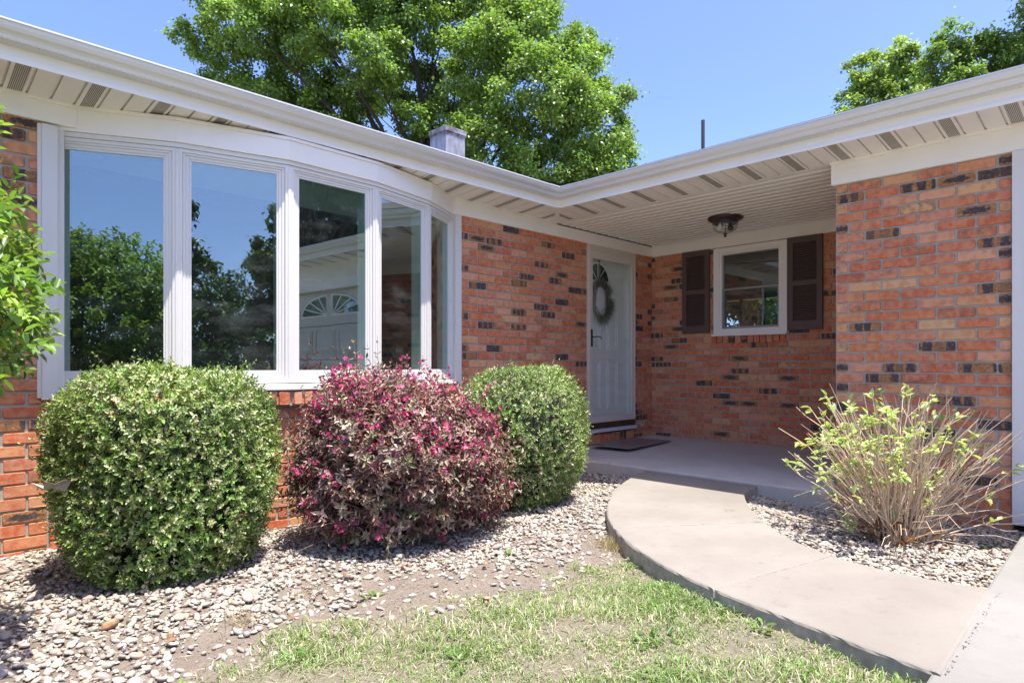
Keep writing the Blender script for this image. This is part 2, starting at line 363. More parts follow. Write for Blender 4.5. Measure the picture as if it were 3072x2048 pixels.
g = G('mat_rubber'); p = g.coord(); s = g.sep(p); rr = g.M('SQRT', g.M('ADD', g.M('POWER', g.M('MULTIPLY', s[0], 1.0), 2), g.M('POWER', g.M('ADD', s[1], .02), 2)))
arc = g.M('MULTIPLY', g.sm(rr, .155, .145), g.sm(rr, .075, .085)); nn = g.noise(g.scale(g.pos(), (60, 60, 60)), 8, 2)
M['mat'] = g.P(g.mix(arc, g.mix(nn, (.15, .125, .11), (.26, .225, .20)), (.26, .10, .06)), .95)

# ------------------------------------------------------------ key dimensions (camera height = 0)
GZ = -0.985                      # ground
YW, XB, XP = 4.055, 6.355, 4.635   # trim faces: left wing, porch back wall, garage wing
BW, BB, BP = YW + .022, XB + .022, XP + .022     # brick faces
ZS, ZB = 1.389, 1.262            # soffit, bottom of frieze trim
FY, FX = 3.70, 4.28              # fascia faces
GYf, GXf, GT = 3.585, 4.163, 1.552   # gutter lips and top
COURSE, BLEN = .0677, .2035
house = empty('brick_house', (4.6, 4.0, GZ))
tag(house, 'single storey brick house with white bow window, recessed porch and white eaves', 'house')

# ------------------------------------------------------------ brick walls
def rrect(hu, hv, r, inset):
    pts = []
    for cx, cy, a0 in ((1, 1, 0), (-1, 1, 90), (-1, -1, 180), (1, -1, 270)):
        for a in (0, 45, 90):
            t = R(a0 + a); pts.append((cx * (hu - r) + (r - inset * .6) * cos(t) if r > inset else cx * (hu - r), cy * (hv - r) + (r - inset * .6) * sin(t)))
    return pts
def brick_wall(name, o, t, n, u0, u1, z0, z1, phase=0.0, holes=(), parent=house, label=None, ends=None, back=.16, zref=ZB, dark=1.0, mj=.0090, rough=1.0, extra=()):
    """bricks with their own rounded faces over a mortar body; holes = (u0,u1,z0,z1)"""
    o = np.array([o[0], o[1], 0.0]); t = np.array([t[0], t[1], 0.0]); t /= np.linalg.norm(t); n = np.array([n[0], n[1], 0.0]); n /= np.linalg.norm(n); zz = np.array([0, 0, 1.0])
    cells = []
    for (ru0, ru1, rz0, rz1) in [(u0, u1, z0, z1)]:
        k0 = int(math.floor((zref - rz1) / COURSE)) - 1; k1 = int(math.ceil((zref - rz0) / COURSE)) + 1
        for k in range(k0, k1):
            a1 = zref - k * COURSE; a0 = a1 - COURSE
            b1, b0 = min(a1, rz1), max(a0, rz0)
            if b1 - b0 < .02: continue
            ph = phase + (BLEN / 2 if k % 2 else 0)
            j0 = int(math.floor((ru0 - ph) / BLEN)) - 1; j1 = int(math.ceil((ru1 - ph) / BLEN)) + 1
            for j in range(j0, j1):
                c0 = max(ph + j * BLEN, ru0); c1 = min(ph + (j + 1) * BLEN, ru1)
                if c1 - c0 < .03: continue
                segs = [(c0, c1)]
                for (h0, h1, hz0, hz1) in holes:
                    if (b0 + b1) / 2 > hz0 and (b0 + b1) / 2 < hz1:
                        ns = []
                        for s0, s1 in segs:
                            if s1 <= h0 or s0 >= h1: ns.append((s0, s1)); continue
                            if h0 - s0 > .03: ns.append((s0, h0))
                            if s1 - h1 > .03: ns.append((h1, s1))
                        segs = ns
                for s0, s1 in segs: cells.append((s0, s1, b0, b1, False))
    for c in extra: cells.append((*c, True))
    V = []; F = []; S = []; UV = []; b = 0
    for (s0, s1, b0, b1, rowlock) in cells:
        j = mj / 2; hu = (s1 - s0) / 2 - j; hv = (b1 - b0) / 2 - j
        cu = (s0 + s1) / 2 + RNG.normal() * .0012; cv = (b0 + b1) / 2 + RNG.normal() * .0008
        hu -= abs(RNG.normal()) * .0012; hv -= abs(RNG.normal()) * .0008
        face = RNG.normal() * .0012 * rough; tilt = RNG.normal() * .006; rot = RNG.normal() * .004
        if rowlock: face += .012 + RNG.normal() * .002
        sd = RNG.random(4); 
        if dark != 1.0 and sd[2] > .8: sd[2] = .8 + (sd[2] - .8) * 1 if RNG.random() < dark else RNG.random() * .8
        r = min(.009, hu * .5, hv * .5) * (.6 + RNG.random() * .8)
        loops = [(rrect(hu, hv, r, .0035), face), (rrect(hu, hv, r, 0), face - .0045), (rrect(hu, hv, r, 0), -.02)]
        for li, (lp, d) in enumerate(loops):
            for (x, y) in lp:
                jx = RNG.normal() * .0006 * rough if li < 2 else 0
                xx = x + cu - rot * y; yy = y + cv + rot * x
                V.append(o + t * (xx + jx) + n * (d + tilt * x + jx) + zz * (yy + jx)); S.append(sd); UV.append((x, y, hu) if not rowlock else (y, x, hv))
        F.append(tuple(b + i for i in range(12)))
        for l in (0, 1):
            for i in range(12):
                i2 = (i + 1) % 12; F.append((b + l * 12 + i, b + (l + 1) * 12 + i, b + (l + 1) * 12 + i2, b + l * 12 + i2))
        b += 36
    nb = len(F)
    # mortar body, cut round the holes
    rects = [(u0, u1, z0, z1)]
    for h in holes:
        nr = []
        for (a0, a1, c0, c1) in rects:
            h0, h1, g0, g1 = max(h[0], a0), min(h[1], a1), max(h[2], c0), min(h[3], c1)
            if h0 >= h1 or g0 >= g1: nr.append((a0, a1, c0, c1)); continue
            if h0 - a0 > 1e-4: nr.append((a0, h0, c0, c1))
            if a1 - h1 > 1e-4: nr.append((h1, a1, c0, c1))
            if g0 - c0 > 1e-4: nr.append((h0, h1, c0, g0))
            if c1 - g1 > 1e-4: nr.append((h0, h1, g1, c1))
        rects = nr
    for (a0, a1, c0, c1) in rects:
        for z in (c0, c1):
            for d in (-.0075, -back):
                for u in (a0, a1): V.append(o + t * u + n * d + zz * z); S.append((0, 0, 0, 0)); UV.append((0, 0, 0))
        for f in [(0, 1, 3, 2), (4, 6, 7, 5), (0, 4, 5, 1), (2, 3, 7, 6), (0, 2, 6, 4), (1, 5, 7, 3)]: F.append(tuple(b + i for i in f))
        b += 8
    me = bpy.data.meshes.new(name); me.from_pydata([tuple(x) for x in V], [], F)
    me.materials.append(M['brick']); me.materials.append(M['mortar'])
    me.polygons.foreach_set('material_index', [0] * nb + [1] * (len(F) - nb))
    a = me.attributes.new('bseed', 'FLOAT_COLOR', 'POINT'); a.data.foreach_set('color', np.array(S, dtype=np.float32).ravel())
    a = me.attributes.new('bseed2', 'FLOAT_COLOR', 'POINT'); a.data.foreach_set('color', (np.array(S, dtype=np.float32)[:, [3, 0, 1, 2]] * np.float32(7.31) % 1.0).astype(np.float32).ravel())
    a = me.attributes.new('buv', 'FLOAT_VECTOR', 'POINT'); a.data.foreach_set('vector', np.array(UV, dtype=np.float32).ravel())
    bm = bmesh.new(); bm.from_mesh(me); bmesh.ops.recalc_face_normals(bm, faces=bm.faces); bm.to_mesh(me); bm.free(); me.update()
    ob = link(bpy.data.objects.new(name, me), parent); fix(ob, parent)
    if label: ob['label'] = label
    return ob
def rowlocks(u0, u1, z0, z1, w=.0677):
    n = max(1, round((u1 - u0) / w)); s = (u1 - u0) / n
    return [(u0 + i * s, u0 + (i + 1) * s, z0, z1) for i in range(n)]

DX0, DX1, DZ1 = 5.165, 6.005, 1.222
brick_wall('brick_wall', (0, BW), (1, 0), (0, -1), -1.6, .62, -1.15, ZB + .04, .02, label='orange red brick wall left of the bow window', zref=1.285)
brick_wall('brick_wall', (0, BW), (1, 0), (0, -1), 3.43, BB + .03, -1.1, ZB + .01, .09, holes=[(DX0, DX1, -.815, 2)], label='brick wall between the bow window and the front door', zref=1.268,
           extra=rowlocks(DX0, DX1, -.83, -.715))
WY0, WY1, WZ0, WZ1 = 2.504, 3.286, .325, 1.255
brick_wall('brick_wall', (BB, BW), (0, -1), (-1, 0), -.03, BW - 1.5, -1.1, ZB + .01, .05, holes=[(BW - WY1, BW - WY0, .225, 2)], label='shaded brick wall at the back of the porch', zref=1.262,
           extra=rowlocks(BW - WY1 - .04, BW - WY0 - .015, .232, .335))
brick_wall('brick_wall', (BP, 1.506), (0, -1), (-1, 0), 0, .966, -1.1, ZB + .01, .08, label='brick pier between the porch and the garage', zref=1.238, mj=.0100)
brick_wall('brick_wall', (BP, 1.506), (1, 0), (0, 1), 0.02, BB - BP, -1.1, ZB + .01, .0, label='side wall of the porch behind the pier', zref=1.238, back=.1)

bk = MB(); bk.box(BB + .012, BB + .10, WY0 - .004, WY1 + .045, .226, WZ0 + .02); bk.build('sill_backing', M['mortar'], house)
# bow window plan (frieze face)
BOW = [(.615, 4.122), (1.174, 3.846), (1.771, 3.696), (2.408, 3.717), (2.978, 3.857), (3.405, 4.085)]
def offset(poly, d):
    """offset an open polyline inwards (towards +Y) by d"""
    out = []
    for i, p in enumerate(poly):
        ns = []
        for a, b in ((i - 1, i), (i, i + 1)):
            if a < 0 or b >= len(poly): continue
            t = Vector((poly[b][0] - poly[a][0], poly[b][1] - poly[a][1])).normalized(); ns.append(Vector((-t.y, t.x)))
        nn = sum(ns, Vector((0, 0))) / len(ns); nn = nn / nn.length_squared
        out.append((p[0] + nn.x * d, p[1] + nn.y * d))
    return out
def band(mb, poly, d0, d1, z0, z1, z1b=None):
    A = offset(poly, d0); B = offset(poly, d1)
    for i in range(len(poly) - 1):
        zt = z1 if z1b is None else z1b
        q = [A[i], A[i + 1], B[i + 1], B[i]]
        mb.hexa([(q[0][0], q[0][1], z0), (q[1][0], q[1][1], z0), (q[2][0], q[2][1], z0), (q[3][0], q[3][1], z0),
                 (q[0][0], q[0][1], zt), (q[1][0], q[1][1], zt), (q[2][0], q[2][1], z1), (q[3][0], q[3][1], z1)])
ZG0, ZSB, ZSN, ZRL = -.029, -.062, -.150, -.245
ZG1 = 1.165
bp = offset(BOW, .03)
for i in range(5):
    a, b = Vector(bp[i]), Vector(bp[i + 1]); L = (b - a).length; t = (b - a) / L; n = (t.y, -t.x)
    brick_wall('bow_base_wall', a, t, n, 0, L, -1.15, ZSN - .008, .03 * i, label='curved brick base under the bow window', zref=-.262 + .0677 * 2, back=.12,
               holes=[(0, L, ZRL, 5)])
rl = offset(BOW, -.012)
for i in range(5):
    a, b = Vector(rl[i]), Vector(rl[i + 1]); L = (b - a).length; t = (b - a) / L; n = (t.y, -t.x)
    brick_wall('rowlock_sill', a, t, n, 0, L, ZRL, ZSN - .006, 0, label='sloped brick sill course under the bow window', zref=-10, back=.09, extra=rowlocks(.005, L - .005, ZRL, ZSN - .004, .074), mj=.013)

# ------------------------------------------------------------ trim boards
tb = MB()
tb.box(-6, .742, YW, YW + .04, ZB + .012, ZS - .012)          # left frieze
tb.box(3.393, XB, YW, YW + .04, ZB, ZS - .012)
tb.box(-6, .742, YW - .01, YW + .02, ZS - .012, ZS + .01); tb.box(3.38, 4.66, YW - .01, YW + .02, ZS - .012, ZS + .01)
tb.build('trim_board', M['trim'], house, .003)
tb = MB(); tb.box(XB, XB + .04, 1.506, YW + .002, ZB, ZS - .002); tb.build('trim_board', M['trim'], house, .003)
tb = MB(); tb.box(XP, XP + .04, .40, 1.53, ZB - .022, ZS - .012); tb.box(XP + .04, BP + .1, 1.513, 1.53, ZB - .022, ZS - .012); tb.box(XP - .01, XP + .03, -6, 1.535, ZS - .012, ZS + .01)
tb.box(XP, XP + .04, -6.2, .399, ZB - .205, ZS - .012); tb.build('trim_board', M['trim'], house, .003)
cs = MB(); cs.box(.587, .656, YW - .004, YW + .06, ZSN - .03, 1.262); cs.box(.570, .588, YW + .008, YW + .05, ZSN - .02, 1.262); cs.box(.656, .690, YW + .030, YW + .08, ZSN - .01, 1.258); cs.build('window_casing', M['vinyl'], house, .003)
cs = MB(); cs.box(3.385, 3.452, YW + .004, YW + .06, ZSN - .05, 1.262); cs.build('window_casing', M['vinyl'], house, .003)

# ------------------------------------------------------------ bow window
bow = empty('bow_window', (2.05, 3.9, ZSN), house); bow.location = Vector((2.05, 3.9, ZSN)) - house.location
fz = MB(); band(fz, BOW, 0, .05, ZB - .004, ZS - .012); band(fz, BOW, -.008, .03, ZS - .012, ZS + .008); fz.build('frieze_board', M['trim'], bow, .0025)
cb = MB()
for i in range(1, 5):      # cover joint lines on the frieze
    pass
fr = MB(); band(fr, BOW, .012, .09, ZB - .030, ZB - .005); band(fr, BOW, .020, .09, ZB - .052, ZB - .031)
fr.build('head_frame', M['vinyl'], bow, .002)
fr = MB(); band(fr, BOW, .012, .10, ZSB - .045, ZSB - .012); fr.build('sill_frame', M['vinyl'], bow, .002)
si = MB(); band(si, BOW, -.012, .12, ZSN + .018, ZSB - .046, ZSB - .052); band(si, BOW, -.026, .1, ZSN - .001, ZSN + .017); si.build('sill', M['vinyl'], bow, .004)
WP = offset(BOW, .022)
for i in range(6):
    p = Vector(WP[i])
    if i == 0: t = (Vector(WP[1]) - p).normalized()
    elif i == 5: t = (p - Vector(WP[4])).normalized()
    else: t = (Vector(WP[i + 1]) - Vector(WP[i - 1])).normalized()
    n = Vector((t.y, -t.x)); mu = MB().frame(p, t, n); hw = .026
    if i == 0: mu.box(-.01, .024, -.07, .004, ZSB - .012, ZB - .052)
    elif i == 5: mu.box(-.024, .01, -.07, .004, ZSB - .012, ZB - .052)
    else:
        mu.box(-hw, hw, -.07, .004, ZSB - .012, ZB - .052); mu.box(-.010, .010, .004, .009, ZSB - .012, ZB - .052)
    mu.build('mullion', M['vinyl'], bow, .002)
for i in range(5):
    a, b = Vector(WP[i]), Vector(WP[i + 1]); L = (b - a).length; t = (b - a) / L; n = Vector((t.y, -t.x))
    e0 = .024 if i == 0 else .027; e1 = L - (.024 if i == 4 else .027)
    zt = ZB - .052
    s = MB().frame(a, t, n)
    s.rectframe(e0, e1, ZSB - .010, zt, .016, -.06, -.004, wb=.012, wt=.012)
    s.rectframe(e0 + .016, e1 - .016, ZSB + .002, zt - .012, .018, -.055, -.010, wb=.018, wt=.016)
    s.rectframe(e0 + .034, e1 - .034, ZSB + .020, zt - .028, .012, -.115, -.014, wb=.012, wt=.012)
    s.build('window_sash', M['vinyl'], bow, .0018)
    q = MB().frame(a, t, n); q.box(e0 + .044, e1 - .044, -.026, -.020, ZSB + .030, zt - .038); q.build('glass_pane', M['glass'], bow)
# inside of the bow: head board, seat board and the wall return
inn = MB(); P_in = offset(BOW, .11)
inn.prism([(p[0], p[1]) for p in P_in] + [(3.3, 4.6), (.8, 4.6)], 1.215, 1.235); inn.prism([(p[0], p[1]) for p in P_in] + [(3.3, 4.3), (.8, 4.3)], ZSB - .045, ZSB - .015)
inn.build('head_and_seat_board', M['door'], bow)
rm = MB()
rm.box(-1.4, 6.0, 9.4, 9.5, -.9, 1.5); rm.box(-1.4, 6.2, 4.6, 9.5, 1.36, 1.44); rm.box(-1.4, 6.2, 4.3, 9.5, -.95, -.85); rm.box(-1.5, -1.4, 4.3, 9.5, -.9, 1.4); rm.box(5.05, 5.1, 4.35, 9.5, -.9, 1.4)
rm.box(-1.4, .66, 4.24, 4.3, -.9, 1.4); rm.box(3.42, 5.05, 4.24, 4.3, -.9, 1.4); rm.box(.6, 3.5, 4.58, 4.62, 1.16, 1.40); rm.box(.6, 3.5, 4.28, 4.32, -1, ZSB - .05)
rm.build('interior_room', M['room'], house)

# ------------------------------------------------------------ soffits and ceilings
def soffit(name, along, o, t, n, u0, u1, dep, z_in, z_out, phase, cut=None):
    """panels of 4 inch strips; every third is perforated. d runs outwards from the wall"""
    mb = MB().frame(o, t, n); st = .1015; k0 = int(math.floor((u0 - phase) / st)) - 1; k1 = int(math.ceil((u1 - phase) / st)) + 1
    def dd(u): return cut(u) if cut else (0, dep)
    def strip(a, b, z, mi, h=.012):
        a = max(a, u0); b = min(b, u1)
        if b - a < .002: return
        (a0, a1), (b0, b1) = dd(a), dd(b)
        if a1 - a0 < .003 and b1 - b0 < .003: return
        za = lambda d: z_in + (z_out - z_in) * d / dep
        mb.mi = mi
        mb.hexa([mb.P(a, a0, za(a0) + z), mb.P(b, b0, za(b0) + z), mb.P(b, b1, za(b1) + z), mb.P(a, a1, za(a1) + z),
                 mb.P(a, a0, za(a0) + z + h), mb.P(b, b0, za(b0) + z + h), mb.P(b, b1, za(b1) + z + h), mb.P(a, a1, za(a1) + z + h)])
    for k in range(k0, k1):
        a = phase + k * st
        if k % 3 == 1:
            strip(a, a + .016, .0, 0); strip(a + .016, a + .078, .005, 1); strip(a + .078, a + .089, .0, 0)
        else: strip(a, a + .089, 0, 0)
        strip(a + .088, a + st, .014, 0)
    return mb.build(name, [M['soffit'], M['vent']], house)
# mitre from (FX,FY) to about (4.64,YW)
soffit('soffit', 0, (0, YW), (1, 0), (0, -1), -6, 4.66, YW - FY, ZS, 1.418, .02 + .0, cut=lambda u: (max(0, (0 if u < FX else (u - FX) / (4.64 - FX) * 0)), (YW - FY - .01) if u < FX - .02 else max(0, (YW - FY - .01) * (1 - (u - FX + .02) / (.36)))))
soffit('soffit', 0, (4.657, 0), (0, 1), (-1, 0), -6, YW, 4.657 - FX, ZS, 1.418, .06, cut=lambda u: (0, (4.647 - FX)) if u < FY - .02 else (0, max(0, (4.647 - FX) * (1 - (u - FY + .02) / (.36)))))
mi = MB(); a = Vector((FX - .02, FY - .02, 0)); b = Vector((4.635, YW - .002, 0)); d = (b - a).normalized(); n = Vector((-d.y, d.x, 0)) * .021
mi.hexa([(a + n) + Vector((0, 0, 1.404)), (b + n) + Vector((0, 0, 1.378)), (b - n) + Vector((0, 0, 1.378)), (a - n) + Vector((0, 0, 1.404)), (a + n) + Vector((0, 0, 1.412)), (b + n) + Vector((0, 0, 1.386)), (b - n) + Vector((0, 0, 1.386)), (a - n) + Vector((0, 0, 1.412))])
mi.build('mitre_strip', M['soffit'], house)
pc = MB(); x = 4.662
while x < XB - .01:
    f = lambda v: min(v, XB + .002)
    pc.box(x, f(x + .066), 1.53, YW, ZS, ZS + .013); pc.box(f(x + .066), f(x + .083), 1.53, YW, ZS + .013, ZS + .016) if x + .066 < XB else None
    if x + .083 < XB: pc.box(x + .083, f(x + .094), 1.53, YW, ZS - .006, ZS + .013)
    if x + .094 < XB: pc.box(x + .094, f(x + .106), 1.53, YW, ZS + .013, ZS + .016)
    x += .106
pc.box(4.657, XB + .1, 1.5, YW + .1, ZS + .016, ZS + .04); pc.build('porch_ceiling', M['ceiling'], house)
# ------------------------------------------------------------ fascia, gutters, roof
fa = MB(); fa.box(-6, FX, FY, FY + .02, 1.412, 1.54); fa.box(-6, FX - .004, FY - .006, FY, 1.402, 1.425); fa.build('fascia', M['trim'], house, .002)
fa = MB(); fa.box(FX, FX + .02, -6, FY + .02, 1.412, 1.54); fa.box(FX - .006, FX, -6, FY - .0065, 1.402, 1.425); fa.build('fascia', M['trim'], house, .002)
GP = [(0, -.078), (.055, -.078), (.064, -.074), (.068, -.066), (.071, -.058), (.078, -.050), (.092, -.040), (.102, -.026), (.106, -.010), (.115, -.008), (.115, 0), (.103, 0), (.100, -.014), (.094, -.030), (.078, -.043), (.064, -.056), (.058, -.070), (.003, -.072), (.003, 0), (0, 0)]
def gutter(pts, n, z0, z1, tdir, u0, u1, mit, name='gutter'):
    mb = MB(); k = len(GP); vs = []
    for (u, end, z) in ((u0, 0, z0), (u1, 1, z1)):
        for d, zz in GP:
            uu = u - mit * d if end == (1 if tdir == 'L' else 1) else u
            vs.append((uu, FY - d, z + zz) if tdir == 'L' else (FX - d, uu, z + zz))
    mb.add(vs, [tuple(range(k)), tuple(range(k, 2 * k))[::-1]] + [(i, k + i, k + (i + 1) % k, (i + 1) % k) for i in range(k)])
    return mb
gutter(0, 0, GT, GT, 'L', -6, FX, 1.0).build('gutter', M['gutter'], house, smooth=False)
gutter(0, 0, GT, GT, 'R', -6, FY, 1.0).build('gutter', M['gutter'], house, smooth=False)
gj = MB()
sc = 1.02
for tdir, u0 in (('L', FX), ('R', FY)):      # mitre box piece
    k = len(GP[:12]); vs = []
    prof = [(d + .0022 if d > .01 else d, zz - .0022 if zz < -.02 else zz + .0015) for d, zz in GP[:12]]
    for (u, end) in ((u0 - .235, 0), (u0, 1)):
        for d, zz in prof:
            uu = u - (d if end else 0); vs.append((uu, FY - d, GT + zz) if tdir == 'L' else (FX - d, uu, GT + zz))
    gj.add(vs, [(i, k + i, k + i + 1, i + 1) for i in range(k - 1)])
gj.build('gutter_corner', M['gutter'], house)
def slope(P4, th=.03): 
    mb = MB(); n = len(P4); mb.add([p for p in P4] + [(p[0], p[1], p[2] - th) for p in P4], [tuple(range(n)), tuple(range(n, 2 * n))[::-1]] + [(i, (i + 1) % n, n + (i + 1) % n, n + i) for i in range(n)]); return mb
EZ = GT + .030; k = .30; e1 = FY - .04; e2 = FX - .04; zr = EZ + k * 4.3
slope([(-7, e1, EZ - .022), (e2, e1, EZ - .022), (e2 + 4.3, e1 + 4.3, zr), (-7, e1 + 4.3, zr)]).build('roof', M['shingle'], house)
slope([(e2, e1, EZ), (e2, -7, EZ), (e2 + 4.3, -7, zr), (e2 + 4.3, e1 + 4.3, zr)]).build('roof', M['shingle'], house)
slope([(-7, e1 + 4.3, zr), (e2 + 4.3, e1 + 4.3, zr), (e2 + 8.6, e1 + 8.6, EZ), (-7, e1 + 8.6, EZ)]).build('roof', M['shingle'], house)
slope([(e2 + 4.3, -7, zr), (e2 + 8.6, -7, EZ), (e2 + 8.6, e1 + 8.6, EZ), (e2 + 4.3, e1 + 4.3, zr)]).build('roof', M['shingle'], house)
ow = MB(); ow.box(-6.3, 12.4, 11.6, 11.8, -1.1, 1.45); ow.box(12.4, 12.6, -6.2, 4.4, -1.1, 1.45); ow.box(12.4, 12.6, 6.7, 11.8, -1.1, 1.45); ow.box(12.4, 12.6, 4.4, 6.7, -1.1, 0); ow.box(12.4, 12.6, 4.4, 6.7, 1.34, 1.45); ow.box(4.7, 12.6, -6.4, -6.2, -1.1, 1.45); ow.box(-6.5, -6.3, 4.1, 11.8, -1.1, 1.45)
ow.box(-6.3, -1.6, 4.09, 4.2, -1.1, 1.45); ow.build('rear_wall', M['mortar'], house)
ch = empty('chimney', Vector((6.65, 8.2, 2.9)) - house.location, house)
c = MB(); c.box(6.455, 6.86, 7.985, 8.40, 2.6, 3.80); c.build('flue_casing', M['galv'], ch, .006)
c = MB(); c.box(6.436, 6.879, 7.966, 8.42, 3.80, 3.885)
c.add([(6.436, 7.966, 3.885), (6.879, 7.966, 3.885), (6.879, 8.42, 3.885), (6.436, 8.42, 3.885), (6.655, 8.19, 3.925)], [(0, 1, 4), (1, 2, 4), (2, 3, 4), (3, 0, 4), (3, 2, 1, 0)])
c.box(6.448, 6.867, 7.978, 8.408, 3.775, 3.80); c.build('chimney_cap', M['galv'], ch, .008)
vp = MB(); vp.lathe([(.028, -1.3), (.028, 0), (.022, 0), (.022, -.05)], (9.2, 4.94, 3.88), 14, False); vp.lathe([(.06, -1.3), (.03, -1.1)], (9.2, 4.94, 3.88), 14, False); vp.build('vent_pipe', paint('pipe_black', (.02, .02, .025), .8, 0, spec=.1), house, smooth=True)

# ------------------------------------------------------------ front door and storm door
sd = empty('storm_door', Vector((5.585, 4.05, -.7)) - house.location, house)
s = MB(); s.rectframe(DX0, DX1, -.60, 1.222, .022, 4.047, 4.10)
s.rectframe(DX0 + .022, DX1 - .022, -.585, 1.200, .040, 4.052, 4.085, wb=.042, wt=.075); s.rectframe(DX0 + .060, DX1 - .060, -.545, 1.127, .010, 4.056, 4.080)
s.box(DX0 - .004, DX1 + .004, 4.058, 4.10, 1.2225, 1.275); s.box(DX0, DX1, 4.044, 4.058, 1.2225, 1.229)
s.build('door_frame', M['stormframe'], sd, .003)
s = MB(); s.box(DX0 + .068, DX1 - .068, 4.066, 4.070, -.537, 1.119); s.build('glass_pane', M['clear'], sd)
s = MB(); s.box(DX0, DX1, 4.05, 4.12, -.664, -.601); s.build('threshold', paint('brown_kick', (.07, .035, .022), .5, .2), sd, .002)
s = MB(); s.box(DX0 + .005, DX1 + .012, 4.035, 4.12, -.705, -.666); s.build('door_sill', paint('white_sill', (.62, .64, .70), .4, .05), sd, .005)
hd = empty('handle', (0, 0, 0), sd); hd.location = Vector((5.206, 4.045, .285)) - Vector((5.585, 4.05, -.7))
h = MB(); h.plate([(5.206 + .012 * cos(a) , .285 + (.078 if sin(a) > 0 else -.078) + .014 * sin(a)) for a in np.linspace(0, 2 * pi, 17)[:-1]], 4.041, 4.052); h.build('handle_plate', M['bronze'], hd, .002)
h = MB(); h.tube([(5.206, 4.045, .295), (5.206, 4.005, .295), (5.225, 3.998, .298), (5.262, 3.997, .300), (5.295, 3.998, .292), (5.312, 3.999, .278)], .007, .005, 8); h.build('lever', M['bronze'], hd, smooth=True)
fd = empty('front_door', Vector((5.585, 4.15, -.7)) - house.location, house)
M['fan'] = M['glass']
s = MB(); s.box(DX0 - .02, DX1 + .02, 4.150, 4.19, -.60, 1.25)
for (u0, u1) in ((5.28, 5.49), (5.60, 5.81)):
    for (z0, z1) in ((-.47, .06), (.17, .60)):
        s.rectframe(u0, u1, z0, z1, .016, 4.143, 4.151); s.rectframe(u0 + .035, u1 - .035, z0 + .035, z1 - .035, .012, 4.144, 4.151)
s.build('door_panel', M['door'], fd, .004)
s = MB(); s.box(DX0 + .002, DX0 + .022, 4.10, 4.15, -.6, 1.2); s.box(DX1 - .022, DX1 - .002, 4.10, 4.15, -.6, 1.2); s.box(DX0, DX1, 4.10, 4.19, -.665, -.60); s.build('door_jamb', M['door'], fd)
fan = MB(); cx, cz, rx, rz = 5.435, .90, .205, .20
el = [(cx + rx * cos(a), cz + rz * sin(a)) for a in np.linspace(0, pi, 25)]
fan.plate(el, 4.1455, 4.15); fan.build('fanlight', paint('leaded_glass', (.03, .035, .04), .15, 0), fd)
fan = MB(); fan.tube([(x, 4.146, z) for x, z in el], .013, .013, 6); fan.tube([(cx - rx, 4.146, cz), (cx + rx, 4.146, cz)], .013, .013, 6)
for a in (50, 90, 130): fan.tube([(cx, 4.145, cz), (cx + rx * .97 * cos(R(a)), 4.145, cz + rz * .97 * sin(R(a)))], .005, .005, 4)
fan.build('fanlight_frame', M['door'], fd)
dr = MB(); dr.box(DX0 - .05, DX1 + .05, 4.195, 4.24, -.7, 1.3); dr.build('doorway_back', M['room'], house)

# wreath (its own thing, hung on the inner door)
wr = empty('wreath', (5.46, 4.13, .74)); tag(wr, 'oval pine needle wreath with twig ring hanging on the front door', 'wreath')
mb = MB(); cxw, czw = 5.455, .705
for j in range(46):
    a0 = random.uniform(0, 2 * pi); ln = random.uniform(1.2, 3.2); dr_ = random.uniform(-.028, .028); yy = random.uniform(4.098, 4.135); ph = random.uniform(0, 6)
    pts = [(cxw + (.128 + dr_ + .008 * sin(5 * t + ph)) * cos(t), yy + .005 * sin(7 * t + ph), czw + (.175 + dr_ * 1.2 + .008 * cos(4 * t)) * sin(t)) for t in np.linspace(a0, a0 + ln, 14)]
    mb.tube(pts, .0032, .002, 4)
mb.build('twig_ring', bark('vine', (.12, .05, .035), (.32, .16, .11), 60), wr)
n = 2300; a = RNG.random(n) * 2 * pi; 
cl = np.floor(a / (2 * pi) * 30); 
P = np.stack([cxw + (.128 + RNG.normal(size=n) * .018) * np.cos(a), 4.115 + RNG.normal(size=n) * .010, czw + (.175 + RNG.normal(size=n) * .022) * np.sin(a)], 1)
rad = np.stack([np.cos(a), np.zeros(n), np.sin(a)], 1); tan = np.stack([-np.sin(a), np.zeros(n), np.cos(a)], 1)
sw = np.where(np.sin(cl * 12.9) > 0, 1, -1)[:, None]
D = rad * (.55 + RNG.random((n, 1)) * .7) + tan * sw * .7 + RNG.normal(size=(n, 3)) * .35; D[:, 1] = -np.abs(D[:, 1]) * .5; D[:, 2] -= .25
L = (.05 + RNG.random(n) * .09) * (1 - .45 * np.clip(np.sin(a), 0, 1)); keep = RNG.random(n) < np.where(np.cos(a) * .6 + .75 + .3 * np.sin(a) > RNG.random(n) * 1.1, 1, .4)
C = jitcol((.20, .29, .22), n, .35, .12); br = RNG.random(n) < .22; C[br] = jitcol((.25, .12, .08), int(br.sum()), .3, .1)
V, F, cc = leaves(P[keep], D[keep], L[keep], np.full(keep.sum(), .0034), C[keep], 'd', curl=.15)
mesh_np('pine_needles', V, F, M['blade'], wr, attrs={'col': cc})
rb = MB(); rb.box(cxw - .018, cxw + .014, 4.136, 4.139, .90, 1.2); rb.build('hanging_ribbon', paint('ribbon', (.22, .19, .16), .7, .1), wr)

# small outdoor tap beside the door sill
tp = MB(); tp.tube([(6.045, 4.07, -.655), (6.045, 4.02, -.655), (6.045, 3.99, -.665), (6.045, 3.985, -.69)], .010, .009, 8); tp.lathe([(.004, 0), (.019, 0), (.019, .006), (.004, .006)], (6.045, 4.02, -.628), 10)
tp.tube([(6.045, 4.02, -.655), (6.045, 4.02, -.625)], .005, .005, 6); tp.build('water_tap', M['steel'], house, smooth=False)
